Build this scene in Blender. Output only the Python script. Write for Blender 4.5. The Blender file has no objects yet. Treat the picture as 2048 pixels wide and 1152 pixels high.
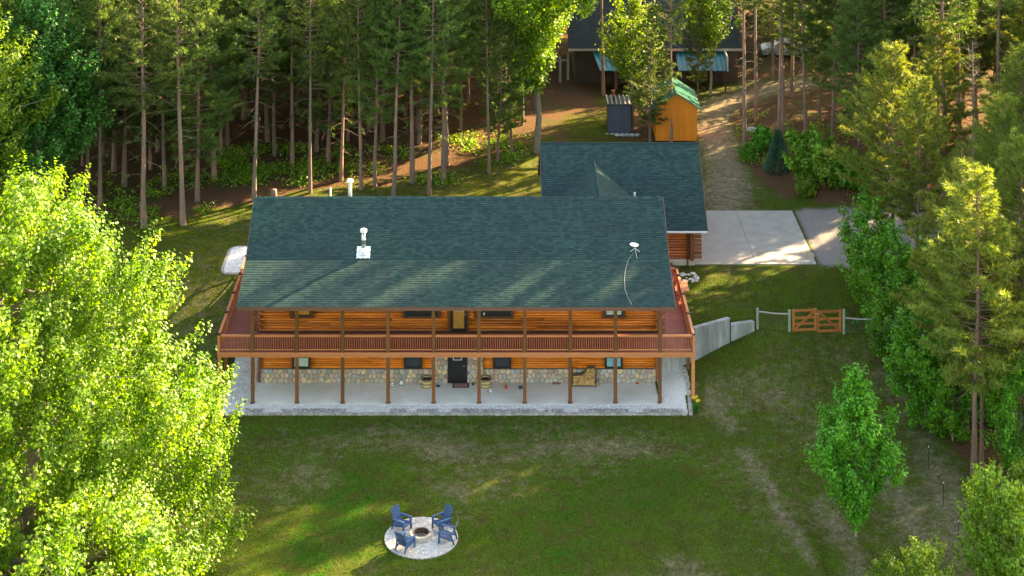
import bpy, math, random
import numpy as np
from mathutils import Vector, Matrix

R = math.radians
random.seed(7)
rng = np.random.default_rng(11)
scene = bpy.context.scene
COL = scene.collection

# ------------------------------------------------------------------ camera, world, sun, exposure
CAM_H, FPX, VX, HY = 48.5, 3494.0, 985.0, -890.0
cam_d = bpy.data.cameras.new('camera')
cam = bpy.data.objects.new('camera', cam_d)
COL.objects.link(cam)
cam.location = (0, 0, CAM_H)
cam.rotation_euler = (R(90), 0, 0)
cam_d.sensor_width = 36
cam_d.lens = FPX / 2048 * 36
cam_d.shift_x = (1024 - VX) / 2048
cam_d.shift_y = -(576 - HY) / 2048
cam_d.clip_start = 1
cam_d.clip_end = 2500
scene.camera = cam

SUN_AZ, SUN_EL = R(52), R(21.1)
world = bpy.data.worlds.new('World')
scene.world = world
world.use_nodes = True
wn = world.node_tree
sky = wn.nodes.new('ShaderNodeTexSky')
sky.sky_type = 'NISHITA'
sky.sun_disc = False
sky.sun_elevation = SUN_EL
sky.sun_rotation = SUN_AZ
sky.air_density = 1.0
sky.dust_density = 1.2
sky.ozone_density = 1.0
wn.links.new(sky.outputs[0], wn.nodes['Background'].inputs[0])
wn.nodes['Background'].inputs[1].default_value = 0.11

sd = bpy.data.lights.new('sun', 'SUN')
sd.energy = 5.0
sd.angle = R(0.6)
sd.color = (1.0, 0.87, 0.64)
sun = bpy.data.objects.new('sun', sd)
COL.objects.link(sun)
to_sun = Vector((math.sin(SUN_AZ) * math.cos(SUN_EL), math.cos(SUN_AZ) * math.cos(SUN_EL), math.sin(SUN_EL)))
sun.rotation_euler = to_sun.to_track_quat('Z', 'Y').to_euler()
sun.location = (60, 160, 60)

vs = scene.view_settings
scene.display_settings.display_device = 'sRGB'
vs.view_transform = 'Standard'
vs.look = 'None'
vs.gamma = 1
vs.use_curve_mapping = False
vs.exposure = 3.08
try:
    vs.use_white_balance = True
    vs.white_balance_temperature = 9300
    vs.white_balance_tint = 10
except Exception:
    pass
scene.cycles.max_bounces = 6
scene.cycles.transparent_max_bounces = 4
scene.cycles.diffuse_bounces = 3
scene.cycles.glossy_bounces = 2
scene.cycles.transmission_bounces = 3

# ------------------------------------------------------------------ materials
MATS = {}


def new_mat(name):
    m = bpy.data.materials.new(name)
    m.use_nodes = True
    MATS[name] = m
    nt = m.node_tree
    return m, nt, nt.nodes, nt.links, nt.nodes['Principled BSDF']


def noise(n, l, vec, scale, detail=4.0, rough=0.6):
    t = n.new('ShaderNodeTexNoise')
    t.inputs['Scale'].default_value = scale
    t.inputs['Detail'].default_value = detail
    t.inputs['Roughness'].default_value = rough
    if vec is not None:
        l.new(vec, t.inputs['Vector'])
    return t.outputs['Fac']


def ramp(n, l, fac, lo, hi):
    r = n.new('ShaderNodeMapRange')
    r.inputs['From Min'].default_value = lo
    r.inputs['From Max'].default_value = hi
    r.clamp = True
    l.new(fac, r.inputs['Value'])
    return r.outputs['Result']


def mix(n, l, fac, a, b, mode='MIX'):
    x = n.new('ShaderNodeMix')
    x.data_type = 'RGBA'
    x.blend_type = mode
    if isinstance(fac, (int, float)):
        x.inputs[0].default_value = fac
    else:
        l.new(fac, x.inputs[0])
    for s, v in ((6, a), (7, b)):
        if isinstance(v, tuple):
            x.inputs[s].default_value = (*v[:3], 1)
        else:
            l.new(v, x.inputs[s])
    return x.outputs[2]


def math_(n, l, op, a, b=0.0):
    x = n.new('ShaderNodeMath')
    x.operation = op
    for s, v in ((0, a), (1, b)):
        if isinstance(v, (int, float)):
            x.inputs[s].default_value = v
        else:
            l.new(v, x.inputs[s])
    return x.outputs[0]


def position(n, l, sc=(1, 1, 1)):
    g = n.new('ShaderNodeNewGeometry')
    mp = n.new('ShaderNodeMapping')
    mp.inputs['Scale'].default_value = sc
    l.new(g.outputs['Position'], mp.inputs['Vector'])
    return mp.outputs[0], g


def bump(n, l, b, h, strength, dist=0.02):
    x = n.new('ShaderNodeBump')
    x.inputs['Strength'].default_value = strength
    x.inputs['Distance'].default_value = dist
    l.new(h, x.inputs['Height'])
    l.new(x.outputs[0], b.inputs['Normal'])


def simple(name, c1, c2, sc=(1, 1, 1), scale=6, rough=0.7, bmp=0.3, obj_var=0.0, isl_var=0.0, c3=None, metal=0.0, lohi=(0.3, 0.7)):
    """two-tone noise material in world space with per-object and per-island brightness variation"""
    m, nt, n, l, b = new_mat(name)
    v, g = position(n, l, sc)
    f = noise(n, l, v, scale, 6, 0.65)
    c = mix(n, l, ramp(n, l, f, *lohi), c1, c2)
    if c3:
        f2 = noise(n, l, v, scale * 0.13, 4)
        c = mix(n, l, ramp(n, l, f2, 0.45, 0.72), c, c3)
    if obj_var or isl_var:
        oi = n.new('ShaderNodeObjectInfo')
        val = None
        if obj_var:
            val = math_(n, l, 'MULTIPLY_ADD', oi.outputs['Random'], 2 * obj_var)
            val.node.inputs[2].default_value = 1 - obj_var
        if isl_var:
            v2 = math_(n, l, 'MULTIPLY_ADD', g.outputs['Random Per Island'], 2 * isl_var)
            v2.node.inputs[2].default_value = 1 - isl_var
            val = v2 if val is None else math_(n, l, 'MULTIPLY', val, v2)
        hs = n.new('ShaderNodeHueSaturation')
        l.new(val, hs.inputs['Value'])
        l.new(c, hs.inputs['Color'])
        c = hs.outputs[0]
    l.new(c, b.inputs['Base Color'])
    b.inputs['Roughness'].default_value = rough
    b.inputs['Metallic'].default_value = metal
    if bmp:
        bump(n, l, b, f, bmp)
    return m


def foliage(name, ca, cb, tr, trans=0.45, isl=0.5, scale=0.6, spec=0.35):
    """leaf material: diffuse + translucent, per-leaf and per-tree variation"""
    m, nt, n, l, b = new_mat(name)
    v, g = position(n, l)
    oi = n.new('ShaderNodeObjectInfo')
    f = noise(n, l, v, scale, 3)
    c = mix(n, l, ramp(n, l, f, 0.35, 0.65), ca, cb)
    hs = n.new('ShaderNodeHueSaturation')
    val = math_(n, l, 'MULTIPLY_ADD', g.outputs['Random Per Island'], 2 * isl)
    val.node.inputs[2].default_value = 1 - isl
    ov = math_(n, l, 'MULTIPLY_ADD', oi.outputs['Random'], 0.3)
    ov.node.inputs[2].default_value = 0.85
    l.new(math_(n, l, 'MULTIPLY', val, ov), hs.inputs['Value'])
    hu = math_(n, l, 'MULTIPLY_ADD', oi.outputs['Random'], 0.03)
    hu.node.inputs[2].default_value = 0.485
    l.new(hu, hs.inputs['Hue'])
    l.new(c, hs.inputs['Color'])
    l.new(hs.outputs[0], b.inputs['Base Color'])
    b.inputs['Roughness'].default_value = 0.48
    b.inputs['Specular IOR Level'].default_value = spec
    t = n.new('ShaderNodeBsdfTranslucent')
    ct = mix(n, l, 1.0, hs.outputs[0], tr, 'MULTIPLY')
    l.new(ct, t.inputs['Color'])
    ms = n.new('ShaderNodeMixShader')
    ms.inputs[0].default_value = trans
    l.new(b.outputs[0], ms.inputs[1])
    l.new(t.outputs[0], ms.inputs[2])
    l.new(ms.outputs[0], n['Material Output'].inputs['Surface'])
    return m


def flat(name, col, rough=0.5, metal=0.0, var=0.15):
    return simple(name, tuple(x * (1 - var) for x in col), tuple(min(1, x * (1 + var)) for x in col), scale=9, rough=rough, bmp=0.08, metal=metal)


def shingle_mat(name, c1, c2, c3):
    m, nt, n, l, b = new_mat(name)
    v, g = position(n, l)
    oi = n.new('ShaderNodeObjectInfo')
    rr = math_(n, l, 'FRACT', math_(n, l, 'ADD', g.outputs['Random Per Island'], oi.outputs['Random']))
    c = mix(n, l, rr, c1, c2)
    f = noise(n, l, v, 0.25, 4)
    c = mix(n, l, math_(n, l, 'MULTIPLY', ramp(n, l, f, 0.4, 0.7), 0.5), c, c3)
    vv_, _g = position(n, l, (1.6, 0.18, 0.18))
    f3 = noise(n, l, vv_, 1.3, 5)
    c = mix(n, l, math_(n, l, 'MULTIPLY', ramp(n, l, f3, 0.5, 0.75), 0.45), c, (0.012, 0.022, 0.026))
    f2 = noise(n, l, v, 60, 2)
    c = mix(n, l, math_(n, l, 'MULTIPLY', f2, 0.35), c, (0.08, 0.12, 0.11))
    l.new(c, b.inputs['Base Color'])
    b.inputs['Roughness'].default_value = 0.85
    b.inputs['Specular IOR Level'].default_value = 0.12
    b.inputs['Sheen Roughness'].default_value = 0.5
    bump(n, l, b, f2, 0.4, 0.01)
    return m


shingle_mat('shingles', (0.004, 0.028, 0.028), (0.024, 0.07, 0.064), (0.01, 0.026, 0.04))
shingle_mat('shingles_grey', (0.02, 0.023, 0.028), (0.04, 0.043, 0.05), (0.03, 0.033, 0.037))
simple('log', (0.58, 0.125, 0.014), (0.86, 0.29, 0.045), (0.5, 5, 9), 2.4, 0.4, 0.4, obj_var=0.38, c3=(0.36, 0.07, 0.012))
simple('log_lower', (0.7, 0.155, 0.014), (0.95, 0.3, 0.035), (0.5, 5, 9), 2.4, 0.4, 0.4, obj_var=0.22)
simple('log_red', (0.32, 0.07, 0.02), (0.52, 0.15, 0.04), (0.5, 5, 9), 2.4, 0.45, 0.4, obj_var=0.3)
simple('log_end', (0.16, 0.05, 0.025), (0.3, 0.1, 0.045), (1, 1, 1), 8, 0.7, 0.4, obj_var=0.3)
simple('chinking', (0.55, 0.42, 0.27), (0.65, 0.52, 0.36), scale=5)
simple('post_wood', (0.12, 0.04, 0.012), (0.22, 0.08, 0.022), (6, 6, 0.6), 5, 0.6, 0.35, obj_var=0.2)
simple('rail_wood', (0.5, 0.165, 0.065), (0.66, 0.24, 0.1), (1.5, 1.5, 9), 3, 0.55, 0.25, obj_var=0.12)
simple('baluster_wood', (0.3, 0.085, 0.035), (0.42, 0.12, 0.05), (4, 4, 1), 3, 0.6, 0.2, obj_var=0.15)
simple('deck_wood', (0.26, 0.065, 0.045), (0.36, 0.1, 0.07), (1.2, 9, 1), 3, 0.65, 0.25, obj_var=0.12, c3=(0.2, 0.06, 0.045))
simple('trim_brown', (0.09, 0.035, 0.016), (0.13, 0.05, 0.024), (1, 1, 1), 5, 0.6, 0.2)
simple('fascia', (0.14, 0.06, 0.04), (0.19, 0.085, 0.06), (1, 1, 1), 5, 0.5, 0.1)
flat('black_frame', (0.012, 0.011, 0.011), 0.4)
flat('black_metal', (0.012, 0.012, 0.014), 0.35)
flat('white_paint', (0.75, 0.75, 0.75), 0.4, var=0.05)
flat('galvanised', (0.55, 0.57, 0.6), 0.3, metal=0.7)
flat('chimney_steel', (0.5, 0.52, 0.54), 0.25, metal=0.85)
m, nt, n, l, b = new_mat('glass_dark')
v, g = position(n, l)
f = noise(n, l, v, 1.6, 3)
l.new(mix(n, l, f, (0.01, 0.013, 0.018), (0.05, 0.065, 0.08)), b.inputs['Base Color'])
b.inputs['Roughness'].default_value = 0.06
simple('glass_amber', (0.4, 0.17, 0.03), (0.62, 0.32, 0.08), (3, 1, 1), 2, 0.12, 0, c3=(0.5, 0.3, 0.1))  # opaque amber: warm room view and wood reflection put into the colour
simple('glass_curtain', (0.35, 0.45, 0.42), (0.6, 0.7, 0.66), (9, 1, 0.5), 2, 0.12, 0)
simple('glass_blue', (0.12, 0.35, 0.45), (0.25, 0.6, 0.7), (7, 1, 0.7), 1.5, 0.12, 0)
simple('stone', (0.34, 0.27, 0.2), (0.55, 0.47, 0.37), scale=7, rough=0.75, bmp=0.3, obj_var=0.25, isl_var=0.15, c3=(0.3, 0.31, 0.33))
simple('stone_tan', (0.5, 0.33, 0.2), (0.62, 0.47, 0.32), scale=7, rough=0.75, bmp=0.3, obj_var=0.22, isl_var=0.15)
simple('stone_grey', (0.26, 0.28, 0.3), (0.42, 0.43, 0.42), scale=7, rough=0.75, bmp=0.3, obj_var=0.25, isl_var=0.15)
simple('stone_pink', (0.42, 0.27, 0.24), (0.55, 0.4, 0.34), scale=7, rough=0.75, bmp=0.3, obj_var=0.2, isl_var=0.15)
simple('mortar', (0.2, 0.17, 0.14), (0.27, 0.24, 0.2), scale=20)
simple('concrete', (0.66, 0.65, 0.62), (0.78, 0.77, 0.74), scale=1.3, rough=0.8, bmp=0.08, c3=(0.52, 0.5, 0.44))
simple('pad_concrete', (0.29, 0.265, 0.245), (0.39, 0.36, 0.335), scale=1.1, rough=0.8, bmp=0.08, c3=(0.36, 0.3, 0.26))
simple('wall_concrete', (0.2, 0.21, 0.21), (0.46, 0.47, 0.46), (4, 4, 0.6), 1.1, 0.8, 0.3, c3=(0.16, 0.17, 0.16))
simple('stain', (0.27, 0.22, 0.17), (0.36, 0.3, 0.24), scale=3, rough=0.9)
simple('cream_block', (0.5, 0.45, 0.36), (0.6, 0.56, 0.46), scale=3)
simple('pebble_sheet', (0.42, 0.41, 0.41), (0.78, 0.77, 0.77), scale=22, rough=0.8, bmp=0.8)
simple('pebble', (0.62, 0.61, 0.62), (0.8, 0.79, 0.8), scale=3, rough=0.7, bmp=0, isl_var=0.5)
simple('pebble_brown', (0.14, 0.1, 0.09), (0.35, 0.27, 0.25), scale=3, rough=0.8, bmp=0, isl_var=0.5)
simple('paver', (0.4, 0.37, 0.36), (0.52, 0.49, 0.48), scale=6, rough=0.8, bmp=0.2, obj_var=0.2, isl_var=0.2)
simple('block', (0.3, 0.28, 0.25), (0.44, 0.42, 0.38), scale=6, rough=0.85, bmp=0.3, obj_var=0.22)
simple('ash', (0.2, 0.18, 0.18), (0.45, 0.42, 0.42), scale=14, rough=0.95, bmp=0.6)
simple('rust', (0.05, 0.03, 0.025), (0.14, 0.06, 0.03), scale=8, rough=0.8, bmp=0.3)
simple('bark_pine', (0.11, 0.075, 0.06), (0.24, 0.165, 0.13), (5, 5, 1.6), 3, 0.9, 0.8, obj_var=0.18, c3=(0.3, 0.16, 0.1))
simple('bark_maple', (0.14, 0.12, 0.09), (0.3, 0.26, 0.2), (6, 6, 1.2), 3, 0.9, 0.7, obj_var=0.15)
simple('dead_wood', (0.3, 0.24, 0.19), (0.48, 0.4, 0.33), (3, 3, 3), 3, 0.9, 0.5, obj_var=0.15)
foliage('needles', (0.065, 0.13, 0.028), (0.12, 0.185, 0.038), (1.35, 1.3, 0.6), 0.35, 0.4)
foliage('needles_sunlit', (0.13, 0.2, 0.032), (0.21, 0.26, 0.055), (1.6, 1.4, 0.6), 0.4, 0.4)  # paler, yellower needle copy; sun on the crowns put into the colour
foliage('needles_spruce', (0.03, 0.1, 0.06), (0.05, 0.14, 0.08), (1.2, 1.3, 0.7), 0.25, 0.4)
foliage('leaves_lime', (0.075, 0.17, 0.012), (0.16, 0.255, 0.028), (1.55, 1.45, 0.7), 0.5, 0.55)
foliage('leaves_green', (0.045, 0.22, 0.015), (0.1, 0.31, 0.025), (1.5, 1.4, 0.6), 0.42, 0.55)
foliage('leaves_mid', (0.1, 0.22, 0.02), (0.17, 0.29, 0.03), (1.7, 1.5, 0.6), 0.45, 0.55)
foliage('leaves_bluegreen', (0.035, 0.18, 0.035), (0.07, 0.26, 0.05), (1.4, 1.4, 0.8), 0.4, 0.55)
foliage('grass_blades', (0.03, 0.12, 0.01), (0.1, 0.14, 0.015), (1.4, 1.4, 0.6), 0.3, 0.6, scale=0.35, spec=0.08)
simple('metal_teal', (0.012, 0.15, 0.2), (0.02, 0.2, 0.25), scale=2, rough=0.35, bmp=0.05, obj_var=0.08)
simple('metal_green', (0.008, 0.11, 0.075), (0.02, 0.17, 0.115), scale=2, rough=0.3, bmp=0.05)
simple('siding_dark', (0.04, 0.025, 0.022), (0.07, 0.045, 0.038), (8, 8, 1), 2, 0.8, 0.2, obj_var=0.2)
simple('siding_orange', (0.62, 0.16, 0.008), (0.76, 0.22, 0.012), (7, 7, 0.5), 2, 0.6, 0.2, obj_var=0.1)
simple('siding_slate', (0.05, 0.055, 0.085), (0.075, 0.08, 0.115), (7, 7, 0.5), 2, 0.6, 0.2, obj_var=0.1)
simple('cedar', (0.3, 0.085, 0.02), (0.44, 0.14, 0.035), (3, 3, 3), 3, 0.6, 0.3, obj_var=0.18)
simple('treated_post', (0.2, 0.26, 0.2), (0.32, 0.38, 0.29), (4, 4, 1), 3, 0.8, 0.3, obj_var=0.15)
simple('grey_rail', (0.26, 0.23, 0.22), (0.42, 0.38, 0.36), (1, 4, 4), 3, 0.85, 0.4, obj_var=0.15)
simple('chair_blue', (0.013, 0.055, 0.15), (0.022, 0.08, 0.2), scale=7, rough=0.45, bmp=0.1, obj_var=0.06)
simple('wood_split', (0.5, 0.25, 0.07), (0.72, 0.45, 0.18), scale=10, rough=0.8, bmp=0.3, obj_var=0.3)
simple('barrel_wood', (0.5, 0.36, 0.17), (0.66, 0.5, 0.27), (9, 9, 1), 3, 0.6, 0.2)
simple('potting_soil', (0.03, 0.022, 0.02), (0.08, 0.055, 0.045), scale=20, rough=0.95, bmp=0.6)
simple('mat_pink', (0.35, 0.13, 0.14), (0.5, 0.25, 0.25), scale=25, rough=0.95, bmp=0.5)
flat('red_plastic', (0.75, 0.04, 0.02))
flat('navy_plastic', (0.02, 0.025, 0.07))
flat('teal_plastic', (0.06, 0.35, 0.28))
flat('rubber', (0.03, 0.04, 0.045), 0.8)
flat('flower_yellow', (0.8, 0.5, 0.03), 0.6)
flat('rock_white', (0.55, 0.52, 0.5), 0.8)
flat('car_white', (0.3, 0.33, 0.38), 0.2, var=0.03)
flat('car_dark', (0.03, 0.035, 0.05), 0.15)

# ------------------------------------------------------------------ terrain
def sstep(t):
    t = np.clip(t, 0, 1)
    return t * t * (3 - 2 * t)


_G = {}


def vnoise(x, y, s, seed=0):
    """smooth value noise in 0..1"""
    g = _G.get(seed)
    if g is None:
        g = _G[seed] = np.random.default_rng(100 + seed).random((256, 256))
    x = np.asarray(x, float) / s + 1000
    y = np.asarray(y, float) / s + 1000
    xi, yi = np.floor(x).astype(int), np.floor(y).astype(int)
    fx, fy = x - xi, y - yi
    fx, fy = fx * fx * (3 - 2 * fx), fy * fy * (3 - 2 * fy)
    a, b_ = g[xi % 256, yi % 256], g[(xi + 1) % 256, yi % 256]
    c, d = g[xi % 256, (yi + 1) % 256], g[(xi + 1) % 256, (yi + 1) % 256]
    return (a * (1 - fx) + b_ * fx) * (1 - fy) + (c * (1 - fx) + d * fx) * fy


WALLX = [9.6, 9.85, 11.94, 14.3, 15.8]
WALLY = [102.3, 102.4, 103.0, 104.4, 104.85]


def ground(x, y):
    x = np.asarray(x, float)
    y = np.asarray(y, float)
    front = -0.02 * np.clip(98.4 - y, 0, 60)
    back = 2.72 + 0.008 * np.clip(y - 113, 0, 400)
    bank = 1.0 * sstep((y - 122.3) / 3.5) * sstep((x - 21.0) / 3) * (1 - sstep((y - 132) / 20) * 0.6)
    left = sstep((y - 99.6) / 11.5)
    y0 = np.where(x > 19, 96.5, 95.0)
    right = sstep((y - y0) / (112.4 - y0))
    t = np.where(x < -4, left, right * np.where(y < 104, sstep((x - 9.0) / 7), 1))
    z = front + (back - front) * t + bank
    # patio and house footprint, flat
    flat_front = (x > -15.9) & (x < 9.9) & (y > 98.4) & (y <= 102.5)
    z = np.where(flat_front, 0.0, z)
    z = np.where((x > -13.7) & (x < 9.7) & (y > 102.4) & (y < 110.45), -0.05, z)
    z = np.where((x >= -15.9) & (x <= -13.7) & (y > 102.4) & (y < 112), np.minimum(z, 0.02 + (y - 102.4) * 0.27), z)
    # in front of the retaining wall
    wy = np.interp(x, WALLX, WALLY)
    s = np.interp(x, [9.7, 9.85, 11.94, 14.3, 15.8, 18.5], [0.3, 0.4, 1.0, 1.5, 1.95, 1.9])
    inw = (x >= 9.7) & (x <= 15.8)
    south = s * sstep((y - 97.5) / (wy - 97.5 + 1e-6))
    north = np.maximum(2.5, np.minimum(z, 2.75))
    z = np.where(inw, np.where(y < wy + 0.34, south, north), z)
    z = np.where((x > 9.7) & (x < 11.3) & (y < 101.5) & (y > 97), z * sstep((y - 98.9) / 2.6), z)
    w = sstep((x - 15.8) / 3.5)
    zb = 1.95 * sstep((y - 97.5) / 7.5) + (2.72 - 1.95) * sstep((y - 105) / 7)
    z = np.where((x > 15.8) & (x < 19.3) & (y < 112.5) & (y > 97), zb * (1 - w) + z * w, z)
    house = (x > -17.5) & (x < 20) & (y > 97) & (y < 124)
    z = z + np.where(house, 0, (vnoise(x, y, 6, 1) - 0.5) * 0.25 + (vnoise(x, y, 1.7, 2) - 0.5) * 0.07)
    pd = np.hypot(x + 3.53, y - 86.64)
    z = z + (-0.27 - z) * (1 - sstep((pd - 2.1) / 1.4))
    # big yard apron under garage and pad kept level
    z = np.where((x > 2) & (x < 21.6) & (y > 112.6) & (y < 123), 2.7, z)
    return z


def gz(x, y):
    return float(ground(x, y))


def hit(px, py):
    """ground point (x, y, z) that the photograph shows at px, py"""
    z = 2.0
    y = 100.0
    for k in range(60):
        y2 = FPX * (CAM_H - z) / (py - HY)
        x = (px - VX) * y2 / FPX
        z = z + 0.5 * (gz(x, y2) - z)
        y = y2
    return Vector((x, y, gz(x, y)))


def atz(px, py, z):
    y = FPX * (CAM_H - z) / (py - HY)
    return Vector(((px - VX) * y / FPX, y, z))


# ------------------------------------------------------------------ object helpers
OFF = {}


def empty(name, loc, label=None, cat=None, group=None, parent=None, rz=0):
    o = bpy.data.objects.new(name, None)
    o.empty_display_size = 0.2
    COL.objects.link(o)
    loc = Vector(loc)
    if parent is not None:
        o.parent = parent
        o.location = loc - OFF[parent.name]
    else:
        o.location = loc
    o.rotation_euler = (0, 0, rz)
    OFF[o.name] = loc
    tag(o, label, cat, group)
    return o


def tag(o, label=None, cat=None, group=None, kind=None):
    if label:
        o['label'] = label
    if cat:
        o['category'] = cat
    if group:
        o['group'] = group
    if kind:
        o['kind'] = kind
    return o


def mesh_np(name, verts, faces, mat=None, smooth=False):
    me = bpy.data.meshes.new(name)
    verts = np.ascontiguousarray(verts, dtype=np.float32)
    faces = np.ascontiguousarray(faces, dtype=np.int32)
    nf, k = faces.shape
    me.vertices.add(len(verts))
    me.vertices.foreach_set('co', verts.ravel())
    me.loops.add(nf * k)
    me.loops.foreach_set('vertex_index', faces.ravel())
    me.polygons.add(nf)
    me.polygons.foreach_set('loop_start', np.arange(0, nf * k, k, dtype=np.int32))
    me.polygons.foreach_set('loop_total', np.full(nf, k, dtype=np.int32))
    me.polygons.foreach_set('use_smooth', np.full(nf, bool(smooth)))
    me.update(calc_edges=True)
    if mat:
        me.materials.append(MATS[mat])
    return me


def link(name, me, parent=None, loc=None):
    o = bpy.data.objects.new(name, me)
    COL.objects.link(o)
    if parent is not None:
        o.parent = parent
        if loc is not None:
            o.location = Vector(loc) - OFF[parent.name]
            OFF[o.name] = Vector(loc)
        else:
            OFF[o.name] = OFF[parent.name]
    else:
        if loc is not None:
            o.location = loc
        OFF[o.name] = Vector(loc) if loc is not None else Vector((0, 0, 0))
    return o


class MB:
    """collects polygons, builds ONE mesh object; world coordinates in"""

    def __init__(s):
        s.v = []
        s.f = []
        s.mi = []
        s.m = 0

    def poly(s, pts):
        i = len(s.v)
        s.v += [tuple(p) for p in pts]
        s.f.append(tuple(range(i, i + len(pts))))
        s.mi.append(s.m)

    def box(s, x0, x1, y0, y1, z0, z1, M=None):
        i = len(s.v)
        c = [(x0, y0, z0), (x1, y0, z0), (x1, y1, z0), (x0, y1, z0), (x0, y0, z1), (x1, y0, z1), (x1, y1, z1), (x0, y1, z1)]
        if M is not None:
            c = [tuple(M @ Vector(p)) for p in c]
        s.v += c
        for q in ((3, 2, 1, 0), (4, 5, 6, 7), (0, 1, 5, 4), (1, 2, 6, 5), (2, 3, 7, 6), (3, 0, 4, 7)):
            s.f.append(tuple(i + k for k in q))
            s.mi.append(s.m)
        return s

    def beam(s, a, b_, w, h, up=(0, 0, 1)):
        """box between two points, width w, height h"""
        a, b_ = Vector(a), Vector(b_)
        d = (b_ - a)
        L = d.length
        d.normalize()
        side = d.cross(Vector(up))
        if side.length < 1e-4:
            side = d.cross(Vector((1, 0, 0)))
        side.normalize()
        u = side.cross(d).normalized()
        M = Matrix((side, d, u)).transposed().to_4x4()
        M.translation = a
        return s.box(-w / 2, w / 2, 0, L, -h / 2, h / 2, M)

    def tube(s, pts, rad, n=6, caps=True):
        pts = [Vector(p) for p in pts]
        rs = rad if isinstance(rad, (list, tuple)) else [rad] * len(pts)
        base = len(s.v)
        ref = None
        for k, p in enumerate(pts):
            d = (pts[min(k + 1, len(pts) - 1)] - pts[max(k - 1, 0)]).normalized()
            if ref is None:
                ref = d.cross(Vector((0.31, 0.77, 0.55)))
                if ref.length < 1e-3:
                    ref = d.cross(Vector((1, 0, 0)))
                ref.normalize()
            a = (ref - d * ref.dot(d)).normalized()
            c = d.cross(a)
            for q in range(n):
                t = 2 * math.pi * q / n
                s.v.append(tuple(p + (a * math.cos(t) + c * math.sin(t)) * rs[k]))
        for k in range(len(pts) - 1):
            for q in range(n):
                s.f.append((base + k * n + q, base + k * n + (q + 1) % n, base + (k + 1) * n + (q + 1) % n, base + (k + 1) * n + q))
                s.mi.append(s.m)
        if caps:
            s.f.append(tuple(base + q for q in range(n - 1, -1, -1)))
            s.f.append(tuple(base + (len(pts) - 1) * n + q for q in range(n)))
            s.mi += [s.m, s.m]
        return s

    def lathe(s, c, prof, n=16, caps=True):
        """prof: list of (r, z) about vertical axis at c"""
        base = len(s.v)
        for r, z in prof:
            for q in range(n):
                t = 2 * math.pi * q / n
                s.v.append((c[0] + r * math.cos(t), c[1] + r * math.sin(t), c[2] + z))
        for k in range(len(prof) - 1):
            for q in range(n):
                s.f.append((base + k * n + q, base + k * n + (q + 1) % n, base + (k + 1) * n + (q + 1) % n, base + (k + 1) * n + q))
                s.mi.append(s.m)
        if caps:
            s.f.append(tuple(base + q for q in range(n - 1, -1, -1)))
            s.f.append(tuple(base + (len(prof) - 1) * n + q for q in range(n)))
            s.mi += [s.m, s.m]
        return s

    def mesh(s, name, mats, off=(0, 0, 0), smooth=False):
        me = bpy.data.meshes.new(name)
        o = Vector(off)
        me.from_pydata([tuple(Vector(p) - o) for p in s.v], [], s.f)
        if isinstance(mats, str):
            mats = [mats]
        for x in mats:
            me.materials.append(MATS[x])
        if len(mats) > 1:
            me.polygons.foreach_set('material_index', s.mi)
        if smooth:
            me.polygons.foreach_set('use_smooth', np.ones(len(s.f), dtype=bool))
        me.update()
        return me

    def build(s, name, mats, parent=None, smooth=False):
        off = OFF[parent.name] if parent is not None else (0, 0, 0)
        return link(name, s.mesh(name, mats, off, smooth), parent)


def copy_child(o, parent, delta=(0, 0, 0)):
    c = o.copy()
    COL.objects.link(c)
    c.parent = parent
    c.location = Vector(o.location) + Vector(delta)
    OFF[c.name] = OFF.get(o.name, Vector()) + Vector(delta)
    return c


def children_of(o):
    return [c for c in CH.get(o.name, [])]


def copy_tree(root, loc, rz=None, sc=None):
    """copy thing + parts + sub-parts, sharing meshes"""
    r = root.copy()
    COL.objects.link(r)
    r.location = loc
    if rz is not None:
        r.rotation_euler = (0, 0, rz)
    if sc is not None:
        r.scale = sc if isinstance(sc, tuple) else (sc, sc, sc)
    OFF[r.name] = Vector(loc)
    for c in list(root.children):
        cc = c.copy()
        COL.objects.link(cc)
        cc.parent = r
        for g in list(c.children):
            gg = g.copy()
            COL.objects.link(gg)
            gg.parent = cc
    return r


# ------------------------------------------------------------------ ground sheets
def axis(lo, hi, flo, fhi, fine, coarse, far):
    a = list(np.arange(flo, fhi + 1e-6, fine))
    x = flo
    st = fine
    left = []
    while x > lo:
        st = min(st * 1.25, coarse if x > -80 else far)
        x -= st
        left.append(x)
    x = fhi
    st = fine
    right = []
    while x < hi:
        st = min(st * 1.25, coarse if x < 215 else far)
        x += st
        right.append(x)
    return np.array(left[::-1] + a + right)


gx = axis(-500, 500, -19, 26, 0.25, 1.0, 30)
gy = axis(-200, 800, 72, 127, 0.25, 1.0, 30)
GX, GY = np.meshgrid(gx, gy)
GZ = ground(GX, GY)


def blob(px, py, rx, ry, rot=0):
    """soft patch; centre and radii read in photo pixels, laid out on the ground"""
    p = hit(px, py)
    S = FPX / p.y
    wx, wy = rx / S, ry * p.y * p.y / (FPX * (CAM_H - p.z))
    dx, dy = GX - p.x, GY - p.y
    c, s_ = math.cos(rot), math.sin(rot)
    u, v = (dx * c + dy * s_) / wx, (-dx * s_ + dy * c) / wy
    return np.exp(-(u * u + v * v))


def stroke(pts, w):
    """soft band along photo points"""
    P = [hit(*p) for p in pts]
    d = np.full(GX.shape, 1e9)
    for a, b_ in zip(P[:-1], P[1:]):
        ax, ay, bx, by = a.x, a.y, b_.x, b_.y
        L2 = (bx - ax) ** 2 + (by - ay) ** 2 + 1e-9
        t = np.clip(((GX - ax) * (bx - ax) + (GY - ay) * (by - ay)) / L2, 0, 1)
        d = np.minimum(d, np.hypot(GX - ax - t * (bx - ax), GY - ay - t * (by - ay)))
    return np.exp(-(d / w) ** 2)


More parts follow.
